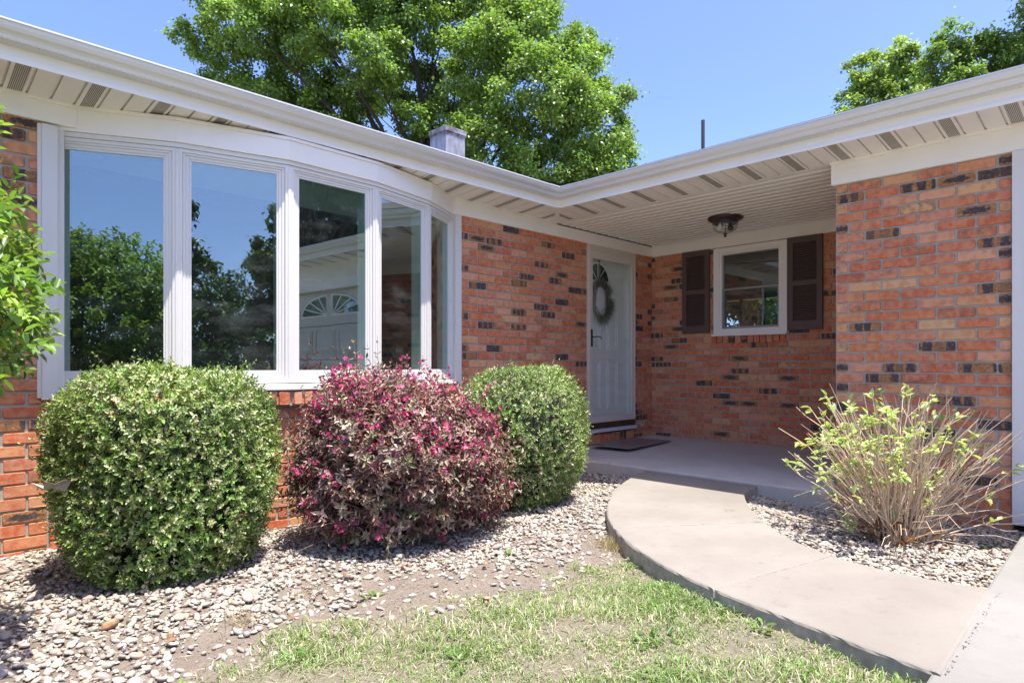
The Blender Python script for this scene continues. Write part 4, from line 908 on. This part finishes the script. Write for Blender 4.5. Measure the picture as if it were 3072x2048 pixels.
# ------------------------------------------------------------ clipped box shrubs
def cylpt(n, e):
    d = rdir(n); r = 1 / np.power((d[:, 0] ** 2 + d[:, 1] ** 2) ** (e / 2) + np.abs(d[:, 2]) ** e, 1 / e); return d, r[:, None]
def superpt(n, e=2.0):
    d = rdir(n); r = 1 / np.power(np.sum(np.abs(d) ** e, axis=1), 1 / e); return d, r[:, None]
def lump(d, seed, amp=.05):
    r = np.random.default_rng(seed); s = np.zeros(len(d))
    for i in range(9):
        k = r.normal(size=3) * (1.5 + i * .8); s += np.sin(d @ k + r.random() * 6) / (1 + i * .35)
    return s[:, None] * amp * .45
def box_shrub(name, label, c, rx, ry, rz, z0, e, nspr, seed, leafL=.017, base=(.185, .265, .075), top_flat=1.0, taper=.12):
    root = empty(name, (c[0], c[1], GZ)); tag(root, label, 'shrub')
    global RNG
    keep = RNG; RNG = np.random.default_rng(seed)
    d, r = cylpt(nspr, e); q = d * r * (1 + lump(d, seed, .085))
    def toworld(q):
        tz = np.clip((-q[:, 2:3] - .1), 0, 1); sh = 1 - taper * tz ** 1.5
        return np.concatenate([c[0] + q[:, :1] * rx * sh, c[1] + q[:, 1:2] * ry * sh, c[2] + q[:, 2:] * rz], 1)
    dep = RNG.random((nspr, 1)) ** 2.2 * .16; P = toworld(q * (1 - dep)); nrm = unit(d / np.array([[rx, ry, rz]]) * .5 + np.array([[0, 0, .35]]))
    hole = (np.sin(P[:, 0] * 21 + seed) * np.sin(P[:, 1] * 19) * np.sin(P[:, 2] * 23 + 1) > .36) & (RNG.random(nspr) < .7) & (dep[:, 0] < .09)
    thin = (np.sin(P[:, 0] * 9 + seed) + np.sin(P[:, 1] * 8 + 2 * seed) + np.sin(P[:, 2] * 10 + seed * 3) > 1.55) & (RNG.random(nspr) < .25)
    ok = (P[:, 2] > z0) & ~hole & ~thin & (P[:, 1] < bowlim(P[:, 0]) + .0); P, nrm = P[ok], nrm[ok]; n = len(P)
    D = unit(nrm + RNG.normal(size=(n, 3)) * .42); up = unit(np.cross(D, rdir(n)))
    SL = .036 + RNG.random(n) * .030; SL *= np.where(RNG.random(n) < .025, 2.2, 1.0)
    tone = jitcol(base, n, .22, .07); fresh = RNG.random(n) < .18; tone[fresh] = jitcol((.27, .40, .10), int(fresh.sum()), .15, .05)
    pale = RNG.random(n) < .30; tone[pale] = jitcol((.40, .43, .22), int(pale.sum()), .15, .05)
    tone = tone * (1 + .24 * np.sin(P[:, :1] * 7 + seed) * np.sin(P[:, 2:] * 9 + P[:, 1:2] * 6))
    parts = []; K = 4
    for k in range(K):
        for sgn in (-1, 1):
            rot = up * (1 if k % 2 == 0 else 0) + np.cross(D, up) * (0 if k % 2 == 0 else 1)
            Pk = P + D * (SL * (k + .6) / (K + .5))[:, None]; Dk = rot * sgn + D * .8 + RNG.normal(size=(n, 3)) * .18
            Lk = leafL * (.75 + RNG.random(n) * .5) * (.75 + .1 * k)
            parts.append(leaves(Pk, Dk, Lk, Lk * (.5 + RNG.random(n) * .14), tone * (1 + RNG.normal(size=(n, 1)) * .12), twist=D, curl=.15))
    parts.append(leaves(P + D * (SL * .95)[:, None], D, np.full(n, leafL * .7), np.full(n, leafL * .38), tone * 1.15, curl=0))
    v, f, cc = merge(parts); mesh_np('foliage', v, f, M['gloss_leaf'], root, attrs={'col': np.clip(cc, 0, 1)})
    mb = MB()
    for i in range(110):
        a = random.random() * 2 * pi; dd, rr = cylpt(1, e); tip = toworld(dd * rr * .93)[0]
        if tip[2] < z0: tip[2] = z0 + .03
        s = Vector((c[0] + cos(a) * .08, c[1] + sin(a) * .08, GZ - .02)); t = Vector(tip); t.y = min(t.y, float(bowlim(t.x)) - .02); m = s.lerp(t, .5) + Vector((random.gauss(0, .03), random.gauss(0, .03), .05)); mb.tube([s, m, t], .006, .002, 5)
    for j in np.where(SL > .075)[0]: mb.tube([P[j] - D[j] * .04, P[j] + D[j] * SL[j]], .0014, .0008, 4)
    mb.build('stems', M['stem'], root, recalc=False)
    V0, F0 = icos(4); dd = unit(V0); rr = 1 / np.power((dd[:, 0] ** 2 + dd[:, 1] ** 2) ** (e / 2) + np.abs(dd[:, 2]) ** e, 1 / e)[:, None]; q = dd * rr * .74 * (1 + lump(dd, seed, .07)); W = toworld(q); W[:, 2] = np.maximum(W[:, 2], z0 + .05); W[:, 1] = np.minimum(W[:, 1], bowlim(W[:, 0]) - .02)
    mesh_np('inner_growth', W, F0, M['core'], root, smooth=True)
    RNG = keep; return root
box_shrub('boxwood_shrub', 'large squarish clipped boxwood shrub below the left half of the bow window', (.985, 3.33, -.540), .425, .425, .455, -.965, 4.4, 11500, 11, leafL=.0185)
box_shrub('boxwood_shrub', 'smaller rounded boxwood shrub between the purple shrub and the front door', (3.19, 3.11, -.525), .440, .44, .465, -.94, 2.8, 10500, 12, leafL=.0150, base=(.175, .245, .075), taper=.25)

# ------------------------------------------------------------ weigela
def weigela():
    root = empty('flowering_shrub', (2.16, 3.02, GZ)); tag(root, 'dark burgundy leaved shrub with magenta flowers between the two boxwoods', 'shrub')
    c = np.array([2.13, 3.08, -.565]); rad = np.array([.57, .46, .47]); n = 2700
    d, r = superpt(n, 2.3); dep = RNG.random((n, 1)) ** 1.5 * .35; q = d * r * (1 + lump(d, 31, .17)) * (1 - dep)
    # shape seen from the lawn: taller on the left, shouldering down to the right
    ax_ = (.706 * q[:, 0] - .708 * q[:, 1]); q[:, 2] *= np.where(q[:, 2] > 0, 1 - .34 * np.clip(ax_, -.2, 1), 1)
    P = c + q * rad; nrm = unit(d / rad * .4 + np.array([0, 0, .75])); ok = (P[:, 2] > -.955) & (P[:, 1] < bowlim(P[:, 0]) - .03); P, nrm = P[ok], nrm[ok]; n = len(P)
    D = unit(nrm + RNG.normal(size=(n, 3)) * .35); SL = (.07 + RNG.random(n) * .09) * np.where(RNG.random(n) < .14, 2.1, 1.0); up = unit(np.cross(D, rdir(n)))
    tone = jitcol((.195, .10, .085), n, .25, .1); ol = RNG.random(n) < .42; tone[ol] = jitcol((.36, .29, .21), int(ol.sum()), .2, .07)
    gr = RNG.random(n) < .08; tone[gr] = jitcol((.14, .16, .07), int(gr.sum()), .2, .07)
    parts = []; K = 5
    for k in range(K):
        for sgn in (-1, 1):
            rot = up if k % 2 == 0 else np.cross(D, up); Pk = P + D * (SL * (k + .3) / K)[:, None]; Dk = rot * sgn + D * (.35 + .22 * k) + RNG.normal(size=(n, 3)) * .2
            Lk = (.030 + RNG.random(n) * .022) * (1.1 - .13 * k); parts.append(leaves(Pk, Dk, Lk, Lk * .42, tone * (1 + RNG.normal(size=(n, 1)) * .15), twist=D, curl=.25))
    v, f, cc = merge(parts); mesh_np('foliage', v, f, M['darkleaf'], root, attrs={'col': np.clip(cc, 0, 1)})
    # flowers: clusters of five-petalled trumpets
    ax2 = (.706 * (P[:, 0] - c[0]) - .708 * (P[:, 1] - c[1])); w = np.clip(.26 + .9 * (P[:, 2] + .55), .12, 1) * (.55 + .45 * np.sin(P[:, 0] * 9 + P[:, 2] * 11 + 1)); front = (P[:, 1] < c[1] + .25)
    sel = np.where((RNG.random(n) < w * 1.15) & front)[0]; parts = []
    for j in range(5):
        B = P[sel] + D[sel] * (SL[sel] * (.45 + .12 * j))[:, None] + RNG.normal(size=(len(sel), 3)) * .014; ax3 = unit(D[sel] * .5 + RNG.normal(size=(len(sel), 3)) * .8 + np.array([0, -.3, .1])); m = len(sel)
        e1 = unit(np.cross(ax3, rdir(m))); e2 = np.cross(ax3, e1); tn = jitcol((.56, .065, .20), m, .22, .1); pk = RNG.random(m) < .3; tn[pk] = jitcol((.76, .26, .40), int(pk.sum()), .15, .06)
        parts.append(leaves(B - ax3 * .016, ax3, np.full(m, .018), np.full(m, .008), tn * .7, 'd', curl=0))
        for k in range(5):
            a = 2 * pi * k / 5; Dp = (e1 * cos(a) + e2 * sin(a)) + ax3 * .7; parts.append(leaves(B, Dp, np.full(m, .0145), np.full(m, .010), tn, 'leaf', twist=ax3, curl=.3))
    v, f, cc = merge(parts); mesh_np('blossom', v, f, M['petal'], root, attrs={'col': np.clip(cc, 0, 1)})
    mb = MB()
    for i in range(170):
        j = random.randrange(n); s = Vector((c[0] + random.gauss(0, .12), c[1] + random.gauss(0, .10), GZ - .02)); t = Vector(P[j]); m = s.lerp(t, .55) + Vector((random.gauss(0, .03), random.gauss(0, .03), .03)); mb.tube([s, m, t], .0045, .0015, 5)
    for j in np.where(SL > .19)[0]: mb.tube([P[j] - D[j] * .05, P[j] + D[j] * SL[j]], .002, .001, 4)
    for i in range(14):
        a = -1.9 + random.gauss(0, .8); s = Vector((c[0] - .1, c[1], GZ)); mb.tube([s, s + Vector((cos(a) * .3, sin(a) * .2, .10 + random.random() * .1)), s + Vector((cos(a) * .62 - .1, sin(a) * .36, .05 + random.random() * .35))], .004, .0015, 5)
    mb.build('stems', M['stem'], root, recalc=False)
weigela()

# ------------------------------------------------------------ half-bare twiggy shrub
def twiggy():
    c = Vector((3.98, .97, GZ)); root = empty('twiggy_shrub', c); tag(root, 'half bare twiggy shrub with sparse variegated leaves in front of the brick pier', 'shrub')
    mb = MB(); tips = []
    rg = random.Random(5)
    rt = Vector((.708, -.706, 0)); fw = Vector((.706, .708, 0))
    for i in range(190):
        sx = rg.uniform(-1, 1); sf = rg.uniform(-1, 1) * .8; b = c + rt * sx * .13 + fw * sf * .10 + Vector((0, 0, -.01))
        lx = sx * .40 + rg.gauss(0, .09); lf = sf * .30 + rg.gauss(0, .09); H = rg.uniform(.50, .93) * (1 - .32 * abs(lx) / .62)
        if rg.random() < .14: H *= .35; lx *= 1.35
        t = b + rt * lx + fw * lf + Vector((0, 0, H)); k = 7; pts = []
        kx, kf = rg.gauss(0, .02), rg.gauss(0, .02); bow_ = rg.uniform(.25, .8); wv = rg.uniform(0, 6)
        for j in range(k):
            s = j / (k - 1); hh = s; xx = s ** (1 + bow_); pts.append(b + (rt * lx + fw * lf) * xx + Vector((0, 0, H * hh)) + (rt * sin(wv + s * 5) + fw * cos(wv + s * 4)) * .022 * s ** .5 + rt * (kx * (j % 2) + rg.gauss(0, .012)) * s + fw * kf * (j % 3 - 1) * s)
        r = rg.uniform(.0020, .0042); mb.tube(pts, r * 1.35, r * .55, 5); tips.append((pts[-1], (pts[-1] - pts[-2]).normalized(), lx, H))
        for q in range(rg.choice((2, 3, 3, 4, 5))):
            j = rg.randrange(2, k - 1); p = pts[j]; d = (pts[j + 1] - pts[j]).normalized(); o = Vector((rg.gauss(0, 1), rg.gauss(0, 1), rg.gauss(.2, .5))).normalized(); L = rg.uniform(.05, .20)
            e = p + (d * .8 + o * .55) * L; mm = p + (d * .45 + o * .42) * L; mb.tube([p, mm, e], r * .75, r * .4, 4); tips.append((e, (e - mm).normalized(), lx, e.z - c.z))
    for i in range(26):      # low arching suckers
        a = rg.uniform(0, 2 * pi); L = rg.uniform(.25, .52); h = rg.uniform(.06, .30); d = Vector((cos(a), sin(a), 0)); 
        if (c + d * L).x > 4.6: continue
        b = c + d * .08; mb.tube([b, b + d * L * .4 + Vector((0, 0, h * .8)), b + d * L * .8 + Vector((0, 0, h)), b + d * L + Vector((0, 0, h * .85))], .0026, .0012, 4)
    mb.build('twigs', M['twig'], root, recalc=False)
    P = []; D = []
    for (p, d, lx, h) in tips:
        x = (p - c).dot(rt)
        pr = (.50 if x < -.08 else .15) * (1 if h > .35 else .35) * (1 if h > .5 else .7)
        if rg.random() < pr:
            for k in range(rg.choice((4, 5, 6, 7))):
                P.append(p - d * rg.uniform(0, .07)); a = Vector((rg.gauss(0, 1), rg.gauss(0, 1), rg.gauss(.15, .7))).normalized(); D.append(a * .9 + d * .7)
    P = np.array([tuple(p) for p in P]); D = np.array([tuple(p) for p in D]); n = len(P); L = .030 + RNG.random(n) * .028
    C = jitcol((.24, .37, .10), n, .2, .06); E = jitcol((.52, .58, .28), n, .12, .05)
    v, f, cc = leaves(P, D, L, L * (.42 + RNG.random(n) * .1), C, edge=E, twist=np.tile([0, 0, 1.0], (n, 1)), curl=.3)
    mesh_np('foliage', v, f, M['leaf'], root, attrs={'col': cc})
    # withered leaves caught in the base
    n = 170; a = RNG.random(n) * 2 * pi; rr = RNG.random(n) * .27; P = np.stack([c.x + np.cos(a) * rr, c.y + np.sin(a) * rr, GZ + .01 + RNG.random(n) * .16 * (1 - rr)], 1)
    v, f, cc = leaves(P, rdir(n), .03 + RNG.random(n) * .03, .016 + RNG.random(n) * .012, jitcol((.20, .10, .055), n, .3, .1), curl=.6); mesh_np('withered_leaves', v, f, M['leaf'], root, attrs={'col': cc})
twiggy()

# ------------------------------------------------------------ tall leafy shrub at the left edge
def leftshrub():
    c = np.array([-.40, 2.72, .33]); rad = np.array([.74, .66, .68]); root = empty('leafy_shrub', (c[0], c[1], GZ)); tag(root, 'tall bright green leafy shrub at the left edge before the brick wall', 'shrub')
    n = 4200; d, r = superpt(n, 2.2); dep = RNG.random((n, 1)) ** 1.3 * .5; P = c + d * r * (1 + lump(d, 77, .12)) * (1 - dep) * rad
    P = P[P[:, 1] < 3.85]; n = len(P); nrm = unit((P - c) / rad * .8 + np.array([0, 0, .4])); D = unit(nrm + RNG.normal(size=(n, 3)) * .5); SL = .05 + RNG.random(n) * .06; up = unit(np.cross(D, rdir(n)))
    tone = jitcol((.16, .26, .065), n, .22, .06); fr = RNG.random(n) < .3; tone[fr] = jitcol((.27, .39, .08), int(fr.sum()), .15, .05); parts = []
    K = 4
    for k in range(K):
        for s in (-1, 1):
            rot = up if k % 2 == 0 else np.cross(D, up); Pk = P + D * (SL * (k + .3) / K)[:, None]; Dk = rot * s + D * (.5 + .2 * k) + RNG.normal(size=(n, 3)) * .25 + np.array([0, 0, -.15])
            Lk = .028 + RNG.random(n) * .020; parts.append(leaves(Pk, Dk, Lk, Lk * (.46 + RNG.random(n) * .1), tone * (1 + RNG.normal(size=(n, 1)) * .12), twist=np.tile([0, 0, 1.0], (n, 1)), curl=.3))
    v, f, cc = merge(parts); mesh_np('foliage', v, f, M['leaf'], root, attrs={'col': np.clip(cc, 0, 1)})
    mb = MB()
    for i in range(130):
        j = random.randrange(n); s = Vector((c[0] + random.gauss(0, .10), c[1] + random.gauss(0, .10), GZ - .02)); t = Vector(P[j] + D[j] * SL[j]); m = s.lerp(t, .5) + Vector((random.gauss(0, .04), random.gauss(0, .04), .05)); mb.tube([s, m, t], .007, .002, 5)
    mb.build('stems', M['stem'], root, recalc=False)
leftshrub()

# ------------------------------------------------------------ trees
def tree(name, label, cat_loc, trunk_h, blobs, nleaf, leafsz, seed, tone=(.085, .15, .03), group=None, limbs=True, vis=None):
    rg = np.random.default_rng(seed); root = empty(name, cat_loc); tag(root, label, 'tree', group)
    base = Vector(cat_loc); mb = MB(); fork = base + Vector((0, 0, trunk_h))
    R0 = .022 * (max(b[0][2] for b in blobs) - base.z)
    mb.tube([base - Vector((0, 0, .1)), base.lerp(fork, .5) + Vector((.1, 0, 0)), fork], R0, R0 * .75, 10)
    if limbs:
        for (c, r) in blobs:
            c = Vector(c); m = fork.lerp(c, .5) + Vector((rg.normal() * .25, rg.normal() * .25, .35 + abs(c.z - fork.z) * .06)); q = fork.lerp(m, .5) + Vector((rg.normal() * .15, rg.normal() * .15, .2))
            rr = R0 * .30 * (.5 + r * .5); mb.tube([fork, q, m, m.lerp(c, .6), c], rr, rr * .12, 6)
            for k in range(6):
                e = c + Vector(rg.normal(size=3)).normalized() * r * .85; s0 = m.lerp(c, rg.random() * .9); mb.tube([s0, s0.lerp(e, .5) + Vector(rg.normal(size=3)) * .1, e], rr * .22, rr * .06, 4)
    mb.build('trunk', M['bark'], root, recalc=False)
    tot = sum(r ** 2 for c, r in blobs); parts = []
    for (c, r) in blobs:
        n = int(nleaf * r ** 2 / tot); c = np.array(c)
        nc = max(12, int(26 * r ** 2)); cd = unit(rg.normal(size=(nc, 3))); cr = r * (.45 + .62 * rg.random((nc, 1)) ** .55); cc = c + cd * cr * np.array([1, 1, .82]); ct = 1 + rg.normal(size=nc) * .16
        j = rg.integers(0, nc, n); off = rg.normal(size=(n, 3)) * (.15 * r ** .5) * np.array([1, 1, .7]); P = cc[j] + off
        D = unit(rg.normal(size=(n, 3)) * .7 + cd[j] * .5 + np.array([0, 0, -.45])); col = np.array(tone)[None] * ct[j][:, None] * (1 + rg.normal(size=(n, 1)) * .2) * (1 + rg.normal(size=(n, 3)) * .06)
        yl = rg.random(n) < .25; col[yl] = col[yl] * np.array([1.3, 1.2, 1.0]); L = leafsz * (.7 + rg.random(n) * .6)
        parts.append(leaves(P, D, L, L * .8, np.clip(col, .005, .6), 'd', twist=np.tile([0, 0, 1.0], (n, 1)), curl=.2))
    v, f, cc = merge(parts); mesh_np('crown', v, f, M['leaf'], root, attrs={'col': np.clip(cc, 0, 1)})
    return root
TC, TS = cos(R(TH)), sin(R(TH))
def crown_at(depth, items):
    """crown lobes listed as (sideways metres right of the view axis, height, distance offset, radius)"""
    return [((TC * (depth + o) + TS * x, TS * (depth + o) - TC * x, z), r) for x, z, o, r in items]
# maple: x and z in metres at 20 m
mp = []
lob = [(-10.0, 10.4, 0, .8), (-9.3, 11.9, 0, 1.1), (-9.2, 9.2, .5, 1.1), (-8.0, 10.4, -1, 1.3), (-8.3, 8.2, 0, 1.3), (-7.6, 12.4, 0, 1.5), (-6.6, 8.6, 1, 1.4), (-6.2, 10.8, -1, 1.4), (-6.4, 6.9, 0, 1.3),
       (-5.0, 12.6, 1, 1.6), (-4.9, 7.0, 1.0, 1.1), (-4.4, 9.3, -1, 1.2), (-4.2, 5.8, 0, 1.1), (-3.4, 11.4, 0, 1.5), (-2.6, 7.4, 2, 1.2), (-2.6, 13.2, 1, 1.6), (-2.0, 9.6, 2, 1.3), (-2.2, 5.2, 0, 1.2),
       (-.9, 8.9, -1.5, 1.4), (-1.2, 11.7, 1, 1.3), (-.6, 6.6, -1.5, 1.5), (.6, 9.9, -1, 1.4), (.4, 12.4, 0, 1.3), (.9, 7.9, -2, 1.5), (1.1, 5.6, -1.5, 1.4), (2.0, 9.2, -.5, 1.35), (2.4, 7.2, -1, 1.4), (2.6, 5.4, -1, 1.3),
       (-.2, 13.8, 1, 1.3), (3.2, 8.6, 0, 1.0), (3.4, 6.6, 0, 1.0), (-1.0, 4.4, -1, 1.3), (1.6, 3.9, -1, 1.3), (-5.6, 4.8, 0, 1.4), (-3.2, 3.9, 0, 1.3), (.9, 11.2, 0, 1.0), (2.5, 10.3, 0, .7), (3.5, 7.6, .5, .8), (3.3, 5.0, 0, 1.0), (-7.2, 9.4, 1, 1.2), (-5.6, 9.6, 2, 1.1), (-3.4, 9.9, 2, 1.0), (-4.6, 11.0, 2, 1.2), (-3.2, 7.9, 0, .8), (-5.8, 7.9, 0, 1.0), (-7.3, 7.2, 1, 1.1), (-3.9, 13.4, 0, 1.4), (-1.4, 7.6, 1, 1.0), (-7.9, 11.6, 2, 1.3)]
# sideways x of the right edge: 3.9 m at 20 m
lob = [(x * .985 + (.0 if x < 0 else -.25), z * .985, o, r * .93) for x, z, o, r in lob]
mb_ = crown_at(20, lob)
tb0 = (TC * 20.8 + TS * -2.4, TS * 20.8 - TC * -2.4, -1.0)
tree('maple_tree', 'big full maple tree rising behind the brick house and its chimney', tb0, 3.6, mb_, 330000, .100, 3, tone=(.21, .32, .095))
la = crown_at(25, [(14.3, 11.6, 0, 1.0), (15.1, 11.9, 0, .9), (13.9, 10.3, 0, 1.0), (15.2, 10.6, 0, 1.2), (13.3, 9.4, 0, .7), (14.5, 9.2, 0, 1.2), (15.8, 9.6, 0, 1.0), (15.9, 11.2, 0, .5), (14.6, 7.4, 0, 1.6)])
tree('broadleaf_tree', 'smaller round topped tree peeking over the garage roof', (TC * 25 + TS * 14.6, TS * 25 - TC * 14.6, -1), 4.5, la, 40000, .12, 4, tone=(.27, .37, .11))
lb = crown_at(18, [(12.3, 8.6, 0, .6), (12.8, 9.4, 0, .55), (12.6, 7.8, 0, .8), (13.4, 8.6, 0, .9), (13.5, 7.3, 0, 1.1), (14.3, 9.0, 0, .9), (14.9, 10.3, -1, 1.0), (14.1, 10.9, -1, .5), (15.2, 7.9, 0, 1.3), (16.2, 9.6, 0, 1.6), (14.8, 12.2, 0, 1.3), (16.5, 7, 0, 1.8), (14.6, 6.0, 0, 1.5)])
tree('broadleaf_tree', 'tall dark tree above the garage roof at the right edge', (TC * 18 + TS * 15.4, TS * 18 - TC * 15.4, -1), 4.0, lb, 75000, .095, 5, tone=(.19, .29, .085))
# trees across the lawn, seen mirrored in the windows
def round_blobs(x, y, h, w, seed, n=16):
    rg = np.random.default_rng(seed); out = []
    for i in range(n):
        a = rg.random() * 2 * pi; r = rg.random() ** .6 * w; z = h * (.35 + .62 * rg.random()); s = 1 - .55 * ((z / h) - .3); out.append(((x + cos(a) * r * s, y + sin(a) * r * s, z), w * .36))
    return out
for (x, y, h, w_, seed, lab) in [(-3.1, -14, 5.6, 1.9, 21, 'bushy tree across the drive mirrored at the left of the second window pane'), (1.3, -17, 6.4, 2.0, 22, 'leafy tree beyond the drive mirrored at the right of the second window pane'),
                                 (-4.5, -33, 5.5, 3.4, 27, 'distant low tree beyond the road mirrored in the second window pane'), (14.0, -17, 15, 5.2, 23, 'tall dark tree past the garage mirrored in the third window pane'),
                                 (-17, 2, 8, 3.8, 25, 'spreading tree on the lawn to the left of the house'), (20, -21, 15, 5.0, 26, 'tall tree behind the far end of the garage'), (19.5, 8.6, 5.0, 3.2, 28, 'sunlit garden tree glimpsed through the porch window')]:
    bl = [((c[0], c[1], -1 + (c[2] + 0) * (1.0) + .6 if h < 7 else c[2]), r) for c, r in round_blobs(x, y, h, w_, seed, 18)]
    if h < 7: bl += [((x + cos(k) * w_ * .6, y + sin(k) * w_ * .6, .2), w_ * .42) for k in (0, 1.3, 2.6, 3.9, 5.2)]
    tree('shade_tree', lab, (x, y, -1), 1.4 if h < 7 else 3.0, bl, 15000 if h < 7 else 26000, .2 if h < 7 else .3, seed, tone=(.06, .11, .025))
# ------------------------------------------------------------ little things on the ground
def deadleaf(loc, size, label, col, seed, rz, grp=None):
    rg = np.random.default_rng(seed); k = 12; a = np.linspace(0, 2 * pi, k, endpoint=False); rr = 1 + .35 * np.cos(5 * a) + rg.normal(size=k) * .08
    V = [(0, 0, .12)] + [(rr[i] * cos(a[i]) * .5, rr[i] * sin(a[i]) * .35, .25 * rr[i] ** 2 * abs(sin(a[i])) + rg.normal() * .05) for i in range(k)]
    F = [(0, 1 + i, 1 + (i + 1) % k) for i in range(k)]
    me = bpy.data.meshes.new('dead_leaf'); me.from_pydata([(x * size, y * size, z * size) for x, y, z in V], [], F); g = G('withered'); p = g.coord(); me.materials.append(g.P(g.mix(g.noise(p, 90, 4), col, tuple(c * .4 for c in col)), .8))
    o = link(bpy.data.objects.new('dead_leaf', me)); o.location = loc; o.rotation_euler = (rg.normal() * .25, rg.normal() * .25, rz); s = o.modifiers.new('s', 'SOLIDIFY'); s.thickness = .0008
    tag(o, label, 'dead leaf', grp); return o
dl = [((1.78, 2.52), .05), ((1.93, 2.40), .05), ((1.50, 2.58), .04), ((.72, 2.42), .05), ((1.70, 1.85), .04), ((2.06, 2.25), .035), ((1.10, 2.30), .035), ((.98, 1.62), .05)]
for i, ((x, y), s) in enumerate(dl): deadleaf((x, y, float(hgt(np.array([x]), np.array([y]))[0]) + .022), s, 'curled brown dead leaf lying ' + ['under the flowering shrub', 'in front of the flowering shrub', 'between the big boxwood and the flowering shrub', 'on the pebbles in front of the big boxwood', 'at the edge of the grass below the flowering shrub', 'on the gravel nearest the dry grass tuft', 'on the bare soil below the big boxwood', 'in the middle of the lawn grass'][i], (.30, .17, .09), 40 + i, i * 1.3, 'dead leaves on the ground')
deadleaf((.50, 3.18, -.52), .13, 'pale crumpled dead leaf caught in the left side of the large boxwood', (.52, .45, .36), 60, .6)
def stone(loc, s, label, col, seed):
    V, F, C = pebble_arrays(np.array([(0, 0, 0.0)]), np.array([s]), 3); C[:, :3] = col
    o = mesh_np('stone', V, F, M['pebble'], smooth=True, attrs={'col': C}); o.location = loc; tag(o, label, 'stone')
stone((.595, 2.70, -.955), .030, 'orange brown flat stone standing out among the pale pebbles', (.42, .20, .09), 1)
stone((1.07, 2.62, -.955), .034, 'large pinkish stone in front of the big boxwood', (.44, .34, .28), 2)
stone((1.58, 2.18, -.968), .020, 'lone pale stone on the bare soil by the grass', (.48, .47, .42), 3)
